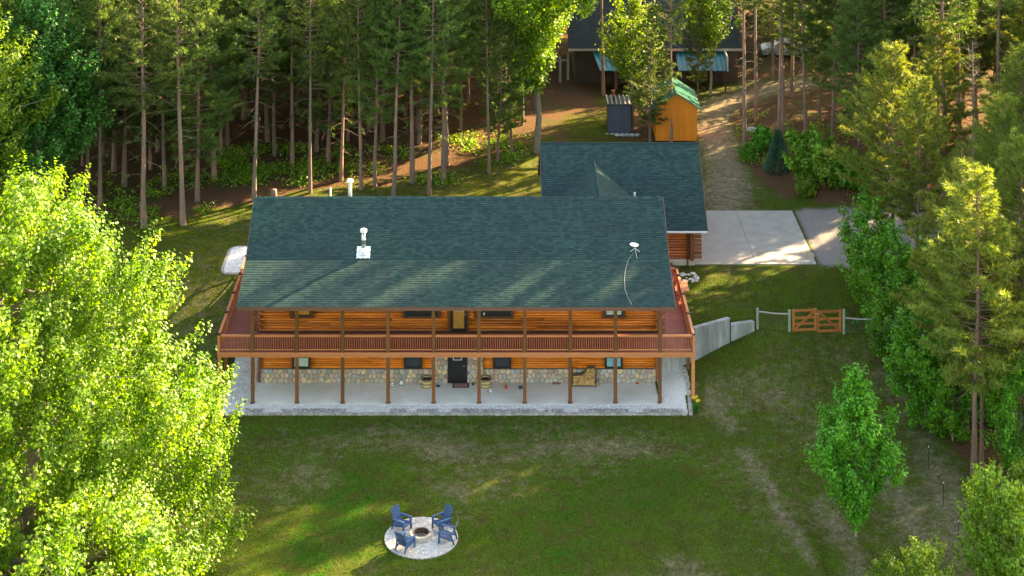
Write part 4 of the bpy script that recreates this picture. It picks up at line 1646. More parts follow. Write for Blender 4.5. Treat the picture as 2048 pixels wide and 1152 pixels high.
m_.poly([p + Vector(q) for q in ((-.1, .05, .03), (-.04, .09, .2), (.08, .08, .2), (.12, .03, .03))])
m_.build('scoop_head', 'white_paint', sc_)
for px, py, lab in ((785, 770, 'steel dog bowl on the patio left of the teal scoop'), (981, 783, 'steel dog bowl on the patio below the right barrel')):
    p = patio_pt(px, py)
    t = empty('dog_bowl', p, lab, 'bowl', 'steel dog bowls on the patio')
    MB().lathe(p, [(.15, 0), (.13, .07), (.11, .07), (.09, .02), (.0, .02)], 16, False).build('bowl', 'galvanised', t)
    MB().lathe(p, [(.155, 0), (.16, .015), (.15, .02)], 16, False).build('rubber_foot', 'black_metal', t)
# door mat
p = patio_pt(921.5, 771)
t = empty('door_mat', p, 'faded red doormat with black rubber border in front of the black door', 'doormat')
MB().box(p.x - .48, p.x + .48, p.y - .3, p.y + .3, .031, .043).build('border', 'rubber', t)
MB().box(p.x - .39, p.x + .39, p.y - .22, p.y + .22, .0435, .052).build('pile', 'mat_pink', t)
p = patio_pt(876, 773)
m_ = MB()
rp = [p + Vector((.1 * math.cos(a), .1 * math.sin(a), .035)) for a in [2 * math.pi * k / 14 for k in range(15)]]
m_.tube(rp, .032, 8, False)
tag(m_.build('ring_toy', 'rubber', None, True), 'dark rubber ring toy between left barrel and doormat', 'dog toy')
p = patio_pt(1012, 776)
t = MB().tube([p + Vector((0, -.17, .05)), p + Vector((0, -.12, .07)), p + Vector((0, .1, .07)), p + Vector((0, .2, .04))], [.05, .08, .075, .03], 10).build('toy_cylinder', 'red_plastic', None, True)
tag(t, 'bright red plastic toy standing on the patio', 'toy')
p = patio_pt(1041, 777)
m_ = MB()
rg = random.Random(3)
for k in range(7):
    a = k * .9
    q = p + Vector((.09 * math.cos(a), .09 * math.sin(a), .05))
    m_.tube([q, q + Vector((.09 * math.cos(a * 2), .08 * math.sin(a * 1.7), rg.uniform(.02, .1)))], [.05, .03], 7)
tag(m_.build('rope_toy', 'navy_plastic', None, True), 'dark navy knotted toy on the patio beside a post', 'dog toy')
p = patio_pt(1112, 768)
m_ = MB().tube([p + Vector((-.25, .05, .04)), p + Vector((-.05, 0, .06)), p + Vector((.12, -.02, .05)), p + Vector((.28, .02, .03))], [.025, .035, .03, .02], 6)
m_.tube([p + Vector((-.05, 0, .06)), p + Vector((-.18, -.14, .03))], .02, 6).tube([p + Vector((.05, 0, .06)), p + Vector((.14, -.13, .03))], .02, 6).tube([p + Vector((.0, 0, .06)), p + Vector((-.14, .12, .03))], .022, 6)
tag(m_.build('antler', 'log_end', None, True), 'brown branching antler or stick left of the firewood', 'antler')
p = patio_pt(946, 770)
t = MB().lathe(p, [(.06, 0), (.065, .12), (.05, .13), (.01, .13)], 10).build('small_can', 'rubber')
tag(t, 'small dark can by the wall between doormat and right barrel', 'can')
p = patio_pt(1275, 767)
t = MB().lathe(p + Vector((0, 0, .0)), [(.09, 0), (.1, .03), (.06, .05), (.01, .05)], 10).build('toy_disc', 'red_plastic')
tag(t, 'small dark red disc on the patio near the right end', 'toy')
# firewood in rack
p = Vector((wx(1144), 101.75, .03))
rk = empty('firewood_rack', p, 'black metal rack stacked with split firewood against the stone wall', 'firewood rack')
fr = MB()
Wd = 1.34
for x in (0, Wd):
    for yy in (0, .38):
        fr.box(p.x + x - .015, p.x + x + .015, p.y + yy, p.y + yy + .03, .03, 1.1)
fr.box(p.x, p.x + Wd, p.y, p.y + .03, .09, .12).box(p.x, p.x + Wd, p.y + .38, p.y + .41, .09, .12)
fr.build('frame', 'black_metal', rk)
sm = []
for k in range(4):
    m_ = MB()
    nn = 5 + k % 3
    A = [2 * math.pi * i / nn + random.uniform(-.3, .3) for i in range(nn)]
    Pq = [(math.cos(a) * random.uniform(.75, 1.05), math.sin(a) * random.uniform(.75, 1.05)) for a in A]
    r = .047
    m_.v = [(a * r, 0, b_ * r) for a, b_ in Pq] + [(a * r, .4, b_ * r) for a, b_ in Pq]
    m_.f = [tuple(range(nn)), tuple(range(2 * nn - 1, nn - 1, -1))] + [(i, i + nn, (i + 1) % nn + nn, (i + 1) % nn) for i in range(nn)]
    m_.mi = [0, 0] + [1] * nn
    me = m_.mesh('split_log', ['wood_split', 'bark_maple'])
    sm.append(me)
for r in range(12):
    for c_ in range(15):
        x = p.x + .06 + c_ * .088 + (r % 2) * .044
        z = .17 + r * .082
        top = .72 + .38 * sstep((x - p.x - .55) / .4)
        if z > top or x > p.x + Wd - .04:
            continue
        o = link('split_log', random.choice(sm), rk, (x, p.y + random.uniform(-.03, .03), z))
        o.rotation_euler = (0, random.uniform(0, 6), 0)
for k, (x, h) in enumerate(((1.42, .34), (1.5, .28), (1.36, .62))):
    q = Vector((p.x + x, p.y + .1 + .1 * k, .03))
    MB().tube([q, q + Vector((.03, .02, h))], [.07, .06], 8).build('upright_log', 'bark_maple', rk)
# black thing on the gravel behind the left corner post + pale rock
p = hit(492, 748)
p = atz(492, 747, .06)
m_ = MB()
rr_ = []
for k in range(60):
    t_ = k / 59
    a = t_ * 2 * math.pi * 4
    rr_.append(p + Vector(((.16 + .07 * math.sin(t_ * 9)) * math.cos(a) * 1.3, (.16 + .05 * math.cos(t_ * 7)) * math.sin(a), .05 + .12 * t_)))
m_.tube(rr_, .035, 6)
m_.tube([p + Vector((-.2, 0, .06)), p + Vector((-.35, -.05, .03)), p + Vector((-.52, -.1, .03))], [.03, .025, .02], 6)
tag(m_.build('coiled_hose', 'black_metal', None, True), 'coiled black hose on white gravel under the left deck corner', 'hose')


def rock(p, s, mat, name='rock', lab=None, seed=1):
    rg_ = random.Random(seed)
    m_ = MB()
    prof = [(.02, -.3), (.75, -.1), (1, .2), (.8, .55), (.35, .75), (.02, .78)]
    base = Vector(p)
    n_ = 9
    i0 = len(m_.v)
    for r, z in prof:
        for q in range(n_):
            t_ = 2 * math.pi * q / n_
            k = rg_.uniform(.8, 1.15)
            m_.v.append((base.x + s[0] * r * k * math.cos(t_), base.y + s[1] * r * k * math.sin(t_), base.z + s[2] * z))
    for k in range(len(prof) - 1):
        for q in range(n_):
            m_.f.append((k * n_ + q, k * n_ + (q + 1) % n_, (k + 1) * n_ + (q + 1) % n_, (k + 1) * n_ + q))
            m_.mi.append(0)
    o = m_.build(name, mat)
    if lab:
        tag(o, lab, 'rock')
    return o


rock(atz(469, 750, .04), (.16, .14, .2), 'stone_tan', lab='round tan rock beside the black hose on the gravel', seed=4)
# pale rocks at the garage downspout
rg = random.Random(5)
for k in range(26):
    q = hit(1374 + rg.uniform(-14, 22), 552 + rg.uniform(-6, 12))
    rock(q, (rg.uniform(.08, .18),) * 2 + (rg.uniform(.08, .14),), 'rock_white', lab='fist sized white rock in the splash pile below the garage downspout', seed=k)['group'] = 'white rocks below the downspout'

# daffodils at the right end of the edging
p = atz(1391, 826, 0.0)
df = empty('daffodil_clump', p, 'clump of yellow daffodils at the right end of the gravel edging', 'flowers')
rg = random.Random(12)
m_ = MB()
for k in range(60):
    a, L = rg.uniform(0, 6.28), rg.uniform(.35, .75)
    q = p + Vector((rg.uniform(-.15, .15), rg.uniform(-.15, .15), 0))
    o2 = Vector((math.cos(a), math.sin(a), 0)) * L * rg.uniform(.2, .6)
    side = Vector((-math.sin(a), math.cos(a), 0)) * .02
    mid_ = q + o2 * .4 + Vector((0, 0, L * .7))
    tip = q + o2 + Vector((0, 0, L * rg.uniform(.6, .95)))
    m_.poly([q - side, q + side, mid_ + side, mid_ - side])
    m_.poly([mid_ - side, mid_ + side, tip])
m_.build('leaves', 'leaves_bluegreen', df)
for k in range(7):
    q = p + Vector((rg.uniform(-.25, .4), rg.uniform(-.15, .2), 0))
    h = rg.uniform(.65, 1.0)
    st = MB().tube([q, q + Vector((.05, 0, h))], .012, 5).build('stem', 'leaves_green', df)
    fl = MB()
    c_ = q + Vector((.05, 0, h))
    for j in range(6):
        a = j * 1.047
        fl.poly([c_, c_ + Vector((.07 * math.cos(a - .3), -.02, .07 * math.sin(a - .3))), c_ + Vector((.11 * math.cos(a), -.05, .11 * math.sin(a))), c_ + Vector((.07 * math.cos(a + .3), -.02, .07 * math.sin(a + .3)))])
    fl.tube([c_, c_ + Vector((0, -.09, .02))], [.03, .045], 8)
    fl.build('flower', 'flower_yellow', st)

# ------------------------------------------------------------------ fence and gates
fps = [hit(1515, 658), hit(1579, 663), hit(1688, 667), hit(1749, 667)]
fn = empty('rail_fence', fps[0], 'greenish post and single round rail fence with wire mesh beside the cedar gates', 'fence')
for q, h in zip(fps, (1.25, 1.3, 1.45, 1.0)):
    MB().tube([q + Vector((0, 0, -.2)), q + Vector((0, 0, h))], [.09, .085], 10).build('post', 'treated_post', fn)
for a, b_, z in ((0, 1, 1.05), (2, 3, .95)):
    A, B_ = fps[a] + Vector((.05, 0, z)), fps[b_] + Vector((-.03, 0, z - (.1 if a else 0)))
    MB().tube([A, (A + B_) / 2 + Vector((0, 0, -.04)), B_], [.05, .045, .05], 8).build('rail', 'grey_rail', fn)
    wm = MB()
    for k in range(1, 10):
        wm.tube([fps[a] + Vector((0, .05, k * .1)), fps[b_] + Vector((0, .05, k * .1))], .0025, 3, False)
    for k in range(1, 14):
        q = fps[a].lerp(fps[b_], k / 14)
        wm.tube([q + Vector((0, .05, 0)), q + Vector((0, .05, .98))], .0025, 3, False)
    wm.build('wire_mesh', 'galvanised', fn)
MB().tube([fps[3] + Vector((0, 0, .9)), fps[3] + Vector((.9, .2, 0))], .05, 8).build('brace', 'grey_rail', fn)


def gate(a, b_, hinge_left, lab):
    t = empty('field_gate', a, lab, 'gate', 'cedar gate leaves')
    d = (b_ - a)
    d.z = 0
    L = d.length
    d.normalize()
    z0 = (a.z + b_.z) / 2 + .06
    A = Vector((a.x, a.y, z0))
    B_ = A + d * L
    up = Vector((0, 0, 1))
    yo = Vector((0, -.03, 0))
    for q in (A + d * .07, B_ - d * .07):
        MB().beam(q, q + up * 1.35, .14, .045, (0, 1, 0)).build('stile', 'cedar', t)
    for z in (.08, .44, .8, 1.24):
        MB().beam(A + d * .14 + up * z, B_ - d * .14 + up * z, .035, .14).build('board', 'cedar', t)
    s0, s1 = (A + d * .1 + up * .1, B_ - d * .12 + up * 1.22) if hinge_left else (A + d * .12 + up * 1.22, B_ - d * .1 + up * .1)
    MB().beam(s0 + yo * 1.4, s1 + yo * 1.4, .035, .13).build('diagonal_brace', 'cedar', t)
    return t


ga = fps[1] + Vector((.17, 0, 0))
gb = fps[2] + Vector((-.17, 0, 0))
gm = (ga + gb) / 2
g1 = gate(ga, gm + Vector((-.02, 0, 0)), True, 'left leaf of the stained cedar double gate, brace rising to the right')
g2 = gate(gm + Vector((.02, 0, 0)), gb, False, 'right leaf of the stained cedar double gate, brace falling to the right')
MB().box(gm.x - .12, gm.x + .12, gm.y - .09, gm.y - .05, gm.z + 1.12, gm.z + 1.17).build('latch', 'galvanised', g2)
for i, (px, py) in enumerate(((1857, 938), (1887, 1012), (1917, 1090), (1800, 800))):
    q = hit(px, py)
    t = empty('fence_stake', q, ['thin black wire fence stake nearest the pine trunks at the right', 'thin black wire fence stake between two others at the right lawn edge', 'thin black wire fence stake nearest the lower right shrubs', 'thin black wire fence stake by the sapling thicket'][i], 'fence stake', 'thin stakes along the right lawn edge')
    MB().tube([q, q + Vector((0, 0, 1.15))], .018, 6).build('stake', 'black_metal', t)
    MB().tube([q + Vector((0, 0, 1.15)), q + Vector((0, 0, 1.22))], .025, 6).build('cap', 'white_paint', t)
# small pale blue green plant right of the gate
def leafball(name, p, r, h, n_, ls, mat, seed, lab=None, cat=None, flat_=.6):
    rg_ = np.random.default_rng(seed)
    N = n_
    d = rg_.normal(size=(N, 3))
    d /= np.linalg.norm(d, axis=1)[:, None]
    rr2 = rg_.uniform(.3, 1, N) ** .5
    c = d * rr2[:, None] * np.array([r, r, h * .5]) + np.array([0, 0, h * .5])
    return leaves_mesh(name, c, d, ls, mat, rg_)


def leaves_mesh(name, c, nrm, ls, mat, rg_, up=.6, rnd=.8):
    N = len(c)
    nn = nrm * .5 + rg_.normal(size=(N, 3)) * rnd + np.array([0, 0, up])
    nn /= np.linalg.norm(nn, axis=1)[:, None]
    t = rg_.normal(size=(N, 3))
    t -= nn * (t * nn).sum(1)[:, None]
    t /= np.linalg.norm(t, axis=1)[:, None]
    b2 = np.cross(nn, t)
    s = ls * rg_.uniform(.6, 1.3, N)[:, None]
    V = np.stack([c - t * s * .5, c + b2 * s * .42 + t * s * .05, c + t * s * .6 - nn * s * .1, c - b2 * s * .42 + t * s * .05], 1)
    F = np.arange(N * 4).reshape(N, 4)
    return mesh_np(name, V.reshape(-1, 3), F, mat)


q = hit(1711, 651)
o = link('bluish_plant', leafball('bluish_plant', q, .25, .35, 160, .14, 'leaves_bluegreen', 5), None, q)
tag(o, 'small bluish plant on the lawn right of the gate', 'plant')

# ------------------------------------------------------------------ sheds and the far house
def shed(px0, px1, py_base, zg, depth, eave_h, apex_h, wall, roofm, name, lab, rows=12, label_cat='shed'):
    a = atz(px0, py_base, zg)
    b_ = atz(px1, py_base, zg)
    t = empty(name, ((a.x + b_.x) / 2, a.y, zg), lab, label_cat)
    W = b_.x - a.x
    core = MB().box(a.x + .02, b_.x - .02, a.y + .02, a.y + depth, zg, zg + eave_h)
    xm = (a.x + b_.x) / 2
    for yy in (a.y + .02, a.y + depth):
        core.poly([(a.x + .02, yy, zg + eave_h), (b_.x - .02, yy, zg + eave_h), (xm, yy, zg + apex_h)])
    w = core.build('walls', wall, t)
    k = int(W / .2)
    for i in range(k):
        x0, x1 = a.x + W * i / k + .006, a.x + W * (i + 1) / k - .006
        def tz(x):
            return zg + eave_h + (apex_h - eave_h) * (1 - abs(x - xm) / (W / 2))
        m_ = MB()
        xc = [x0, x1]
        zt = [tz(x0) - .05, tz(x1) - .05]
        m_.v = [(x0, a.y - .005, zg + .05), (x1, a.y - .005, zg + .05), (x1, a.y - .005, zt[1]), (x0, a.y - .005, zt[0]), (x0, a.y + .02, zg + .05), (x1, a.y + .02, zg + .05), (x1, a.y + .02, zt[1]), (x0, a.y + .02, zt[0])]
        m_.f = [(0, 1, 2, 3), (0, 4, 5, 1), (1, 5, 6, 2), (2, 6, 7, 3), (3, 7, 4, 0)]
        m_.mi = [0] * 5
        m_.build('board', wall, w)
    return t, a, b_, xm


t, a, b_, xm = shed(1311, 1393, 282, 2.85, 4.2, 2.75, 3.75, 'siding_orange', 'metal_green', 'garden_shed', 'orange board shed with green metal gable roof behind the garage')
ov = .35
r_ = MB()
for s_, xe in ((-1, a.x - .35), (1, b_.x + .35)):
    ze = 2.85 + 2.75 - .2
    za = 2.85 + 3.85
    top = [(xm, a.y - ov, za), (xe, a.y - ov, ze), (xe, a.y + 4.5, ze), (xm, a.y + 4.5, za)]
    r_.poly(top if s_ < 0 else top[::-1])
    r_.poly([(x, y, z - .06) for x, y, z in (top if s_ > 0 else top[::-1])])
    r_.poly([(xm, a.y - ov, za), (xe, a.y - ov, ze), (xe, a.y - ov, ze - .06), (xm, a.y - ov, za - .06)][::-s_])
ro_ = r_.build('roof', 'metal_green', t)
for s_, xe in ((-1, a.x - .35), (1, b_.x + .35)):
    for k in range(10):
        yy = a.y - ov + .1 + k * .5
        MB().beam((xm, yy, 2.85 + 3.87), (xe, yy, 2.85 + 2.57), .03, .03).build('seam', 'metal_green', ro_)
MB().box(b_.x + .01, b_.x + .06, a.y + .1, a.y + .3, 2.9, 5.4).build('corner_board', 'siding_orange', t)
# slate lean-to shed
t, a, b_, xm = shed(1216, 1262, 268, 2.85, 2.0, 2.3, 2.3, 'siding_slate', 'black_metal', 'tool_shed', 'small slate grey shed with slatted flat roof on a stone base')
m_ = MB()
rf = m_.box(a.x - .1, b_.x + .1, a.y - .15, a.y + 2.1, 5.16, 5.22).build('roof', 'black_metal', t)
for k in range(6):
    MB().box(a.x - .05 + k * .34, a.x + .05 + k * .34, a.y - .13, a.y + 2.1, 5.222, 5.3).build('slat', 'grey_rail', rf)
for k in range(7):
    o = link('base_stone', rock((a.x - .1 + k * .4, a.y - .25, 2.8), (.24, .2, .25), 'stone_grey', 'base_stone', seed=20 + k).data, t)
    o.location = -OFF[t.name]
for o in [x for x in bpy.data.objects if x.name.startswith('base_stone') and x.parent is None]:
    bpy.data.objects.remove(o)
q = Vector((a.x + .55, a.y + 1.6, 5.3))
MB().tube([q, q + Vector((0, 0, .45)), q + Vector((0, 0, .5))], [.12, .12, .2], 8).build('roof_vent', 'log_end', t)

far = atz(1290, 165, 3.1)
FHY = far.y
fh = empty('dark_house', (far.x, FHY, 3), 'dark brown house far behind the pines with charcoal roof and teal metal lean-to roofs', 'house')
S_ = FPX / FHY
fx0, fx1 = (1150 - VX) / S_, (1476 - VX) / S_
core = MB().box(fx0, fx1, FHY, FHY + 9, 2.9, 6.6).build('walls', 'siding_dark', fh)
k = int((fx1 - fx0) / .35)
bd = MB().box(0, .32, -.03, 0, 0, 3.6).mesh('board', 'siding_dark')
for i in range(k):
    link('board', bd, core, (fx0 + (fx1 - fx0) * i / k, FHY, 2.95))
m_ = MB()
roof_slab(m_, (FHY - .6, 6.2), (FHY + 5, 10.2), fx0 - .6, fx1 + .3, .15)
roof_slab(m_, (FHY + 10, 6.6), (FHY + 5, 10.2), fx0 - .6, fx1 + .3, .15)
fr_ = m_.build('roof', 'shingles_grey', fh)
vv, ll = slope3d((FHY - .6, 6.2), (FHY + 5, 10.2))
shingle_slope(fr_, (fx0 - .6, FHY - .6, 6.21), (1, 0, 0), vv, fx1 - fx0 + .9, ll, None, 0, 'shingles_grey')
MB().box(fx0 - .6, fx1 + .3, FHY - .68, FHY - .61, 6.0, 6.2).build('gutter', 'galvanised', fr_)
for (p0, p1) in ((1182, 1300), (1350, 1447)):
    x0, x1 = (p0 - VX) / S_, (p1 - VX) / S_
    y0, y1, z0, z1 = FHY - 2.6, FHY - .04, 4.9, 6.0
    sk = .6 if p0 < 1300 else 0
    m_ = MB()
    Pq = [(x0 + sk, y0, z0), (x1, y0, z0), (x1, y1, z1), (x0, y1, z1)]
    m_.poly(Pq)
    m_.poly([(x, y, z - .05) for x, y, z in Pq[::-1]])
    for i in range(4):
        A, B_ = Pq[i], Pq[(i + 1) % 4]
        m_.poly([(A[0], A[1], A[2] - .05), (B_[0], B_[1], B_[2] - .05), B_, A])
    lt = m_.build('lean_to_roof', 'metal_teal', fh)
    nn = int((x1 - x0) / .4)
    for i in range(nn + 1):
        f = i / nn
        MB().beam((x0 + sk + (x1 - x0 - sk) * f, y0, z0 + .015), (x0 + (x1 - x0) * f, y1, z1 + .015), .03, .04).build('seam', 'siding_dark' if i % 1 == 0 else 'metal_teal', lt)
    for x in (x0 + sk + .15, x1 - .15):
        MB().box(x - .07, x + .07, y0 + .1, y0 + .24, 2.9, 4.86).build('post', 'siding_dark', fh)
    if p0 > 1300:
        MB().box(x1, x1 + .05, y0, y1, z0 - .1, z1 + .05).build('trim', 'white_paint', fh)
for px in (1225, 1400):
    x = (px - VX) / S_
    window(fh, x - .5, x + .5, 3.9, 4.8, None, 'black_frame', 'glass_dark', FHY - .02)

# parked vehicles half hidden behind the pines
def car(px, py, zrot, body, lab):
    q = hit(px, py)
    t = empty('parked_car', q, lab, 'car', 'vehicles parked behind the pines')
    prof = [(-2.2, .35), (-2.25, .75), (-1.9, .95), (-1.2, 1.0), (-.7, 1.45), (.7, 1.5), (1.4, 1.05), (2.15, .95), (2.25, .6), (2.2, .35)]
    def side(w, pr):
        return [(q.x + a, q.y + w, q.z + c) for a, c in pr]
    m_ = MB()
    A, B_ = side(-.85, prof), side(.85, prof)
    m_.poly(A[::-1])
    m_.poly(B_)
    for i in range(len(prof)):
        j = (i + 1) % len(prof)
        m_.poly([A[i], A[j], B_[j], B_[i]][::-1])
    m_.build('body', body, t)
    MB().beam((q.x - 1.13, q.y, q.z + 1.09), (q.x - .78, q.y, q.z + 1.41), 1.45, .02, (-1, 0, .9)).build('windscreen', 'glass_dark', t)
    MB().beam((q.x + .8, q.y, q.z + 1.46), (q.x + 1.32, q.y, q.z + 1.13), 1.45, .02, (1, 0, .9)).build('rear_window', 'glass_dark', t)
    MB().box(q.x - .75, q.x + .85, q.y - .87, q.y - .851, q.z + 1.05, q.z + 1.38).build('side_window', 'glass_dark', t)
    for dx in (-1.4, 1.35):
        for dy in (-.8, .72):
            MB().tube([(q.x + dx, q.y + dy - .1, q.z + .33), (q.x + dx, q.y + dy + .12, q.z + .33)], .33, 14).build('wheel', 'rubber', t)
    return t


car(1572, 112, 0, 'car_white', 'white car behind the pines, leftmost of the parked vehicles')
car(1632, 104, 0, 'car_dark', 'dark car with bright windscreen glints behind the pine trunks')
car(1690, 116, 0, 'car_white', 'white car behind the pines, rightmost of the parked vehicles')
rp_ = hit(1503, 263)
rock(rp_, (.6, .4, .45), 'stone_grey', lab='grey boulder lying among the pine trunks beside the dirt track', seed=8)
rock(hit(1518, 262), (.35, .3, .3), 'stone_grey', lab='smaller grey stone right of the boulder by the dirt track', seed=9)
q = hit(548, 402)
tag(MB().tube([q + Vector((0, 0, -.2)), q + Vector((0, 0, .3)), q + Vector((0, 0, .8))], [.26, .22, .2], 10).build('tree_stump', 'bark_pine', None, True), 'short brown tree stump showing behind the left end of the house ridge', 'stump')
# log rail posts near the far clearing
ps = [hit(1120, 165), hit(1136, 160)]
t = empty('log_hitch_rail', ps[0], 'weathered post and rail at the far wood edge left of the dark house', 'fence')
for q in ps:
    MB().tube([q, q + Vector((0, 0, 2.2))], .12, 8).build('post', 'grey_rail', t)
MB().tube([ps[0] + Vector((-2.0, 0, 1.7)), ps[1] + Vector((.1, 0, 1.75))], .08, 8).build('rail', 'grey_rail', t)

# ------------------------------------------------------------------ trees
def tubes_np(mb, pts, rs, n_=4):
    mb.tube(pts, rs, n_, False)


def pine_proto(seed, H, cb, Rm, dens=1.0, mat='needles', low=True):
    """red pine: straight bark trunk with dead stubs, whorls of limbs ending in needle tufts. local coords"""
    rg_ = random.Random(seed)
    nr = np.random.default_rng(seed)
    tr = MB()
    k = 9
    cx = cy = 0
    P, rs = [], []
    for i in range(k):
        z = H * i / (k - 1)
        P.append(Vector((cx, cy, z - .3 if i == 0 else z)))
        rs.append(.165 * (1 - .82 * i / (k - 1)) * (H / 19) ** .8 + (.05 if i == 0 else 0))
        cx += rg_.uniform(-.07, .07)
        cy += rg_.uniform(-.07, .07)
    tr.tube(P, rs, 8, False)

    def trunk_at(z):
        f = z / H * (k - 1)
        i = min(int(f), k - 2)
        return P[i].lerp(P[i + 1], f - i)
    C, D = [], []
    z = cb * .35
    # dead limbs below the crown
    while z < cb + 2:
        for _ in range(rg_.choice([0, 1, 1, 2, 2])):
            a = rg_.uniform(0, 6.28)
            L = rg_.uniform(.3, 1.0) * (1.2 + (z / cb) * 1.3)
            p0 = trunk_at(z)
            d = Vector((math.cos(a), math.sin(a), rg_.uniform(-.35, .1)))
            mid_ = p0 + d * L * .5
            tip = p0 + d * L + Vector((0, 0, -L * .12))
            tr.tube([p0, mid_, tip], [.022, .014, .006], 3, False)
            if L > 1.1 and rg_.random() < .7:
                tr.tube([mid_, mid_ + Vector((rg_.uniform(-.4, .4), rg_.uniform(-.4, .4), rg_.uniform(-.2, .1)))], [.01, .005], 3, False)
            if low and rg_.random() < .5 and z > cb * .4:
                C.append(tip)
                D.append(d)
        z += rg_.uniform(.25, .5)
    z = cb
    while z < H - .15:
        t = (z - cb) / (H - cb)
        prof = min(1.0, .45 + 2.2 * t) * (1 - max(0, t - .25) / .75 * .86)
        nb = rg_.choice([3, 4, 4, 5])
        a0 = rg_.uniform(0, 6.28)
        for j in range(nb):
            a = a0 + 6.28 * j / nb + rg_.uniform(-.35, .35)
            L = Rm * prof * rg_.uniform(.6, 1.15)
            el = -.18 + .75 * t + rg_.uniform(-.12, .12)
            p0 = trunk_at(z)
            hd = Vector((math.cos(a), math.sin(a), 0))
            pts = [p0]
            for q in range(1, 5):
                s = q / 4
                pts.append(p0 + hd * L * s + Vector((0, 0, L * (el * s + .28 * s * s))))
            tr.tube([pts[0], pts[2], pts[4]], [.03 + .006 * L, .018, .006], 3, False)
            side = Vector((-hd.y, hd.x, 0))
            nt_ = max(3, int(L * 6.2 * dens))
            for q in range(nt_):
                s = .28 + .72 * (q + rg_.random()) / nt_
                f = s * 4
                i = min(int(f), 3)
                pb_ = pts[i].lerp(pts[i + 1], f - i)
                sd_ = side * rg_.choice([-1, 1])
                dr_ = (hd * .7 + sd_ * rg_.uniform(.3, 1.2) + Vector((0, 0, rg_.uniform(-.1, .5)))).normalized()
                tl = rg_.uniform(.15, .65) * (1.15 - s * .5) * min(1, .5 + L / 3)
                C.append(pb_ + dr_ * tl)
                D.append(dr_)
            C.append(pts[4])
            D.append((pts[4] - pts[3]).normalized())
        z += rg_.uniform(.32, .5)
    C.append(trunk_at(H - .01))
    D.append(Vector((0, 0, 1)))
    C, D = np.array([tuple(c) for c in C]), np.array([tuple(d) for d in D])
    NN = 20
    N = len(C)
    dirs = D[:, None] * .55 + nr.normal(size=(N, NN, 3)) * .62 + np.array([0, 0, .22])
    dirs /= np.linalg.norm(dirs, axis=2)[..., None]
    ln = nr.uniform(.2, .38, (N, NN, 1))
    base = C[:, None] - D[:, None] * nr.uniform(0, .28, (N, NN, 1))
    sd2 = np.cross(dirs, nr.normal(size=(N, NN, 3)))
    sd2 /= np.linalg.norm(sd2, axis=2)[..., None]
    w = .024
    V = np.stack([base - sd2 * w, base + sd2 * w, base + dirs * ln], 2).reshape(-1, 3)
    F = np.arange(len(V)).reshape(-1, 3)
    return tr.mesh('trunk', 'bark_pine', smooth=True), mesh_np('crown', V, F, mat)


def make_tree(name, trunk_me, crown_me, loc, rz, sc, label, cat, group=None, crown_mat=None):
    t = empty(name, loc, label, cat, group)
    for nm, me in (('trunk', trunk_me), ('crown', crown_me)):
        if me is None:
            continue
        o = bpy.data.objects.new(nm, me)
        COL.objects.link(o)
        o.parent = t
    t.rotation_euler = (0, 0, rz)
    t.scale = sc if isinstance(sc, tuple) else (sc, sc, sc)
    return t


PINES = [pine_proto(31, 19, 4.4, 3.2, 1.1), pine_proto(32, 18, 5.0, 2.9, 1.1), pine_proto(33, 20, 5.4, 3.2, 1.1), pine_proto(34, 17, 3.2, 3.0, 1.1), pine_proto(35, 19, 6.2, 3.0, 1.1), pine_proto(36, 16, 2.6, 3.1, 1.1)]
AIRY = [pine_proto(37, 19, 8.5, 2.7, .75), pine_proto(38, 18, 9.5, 2.5, .75), pine_proto(39, 20, 12, 2.5, .85, low=False)]
LIT = [pine_proto(41, 15, 4.0, 4.1, 1.6, 'needles_sunlit'), pine_proto(42, 16, 5.0, 3.3, 1.5, 'needles_sunlit')]


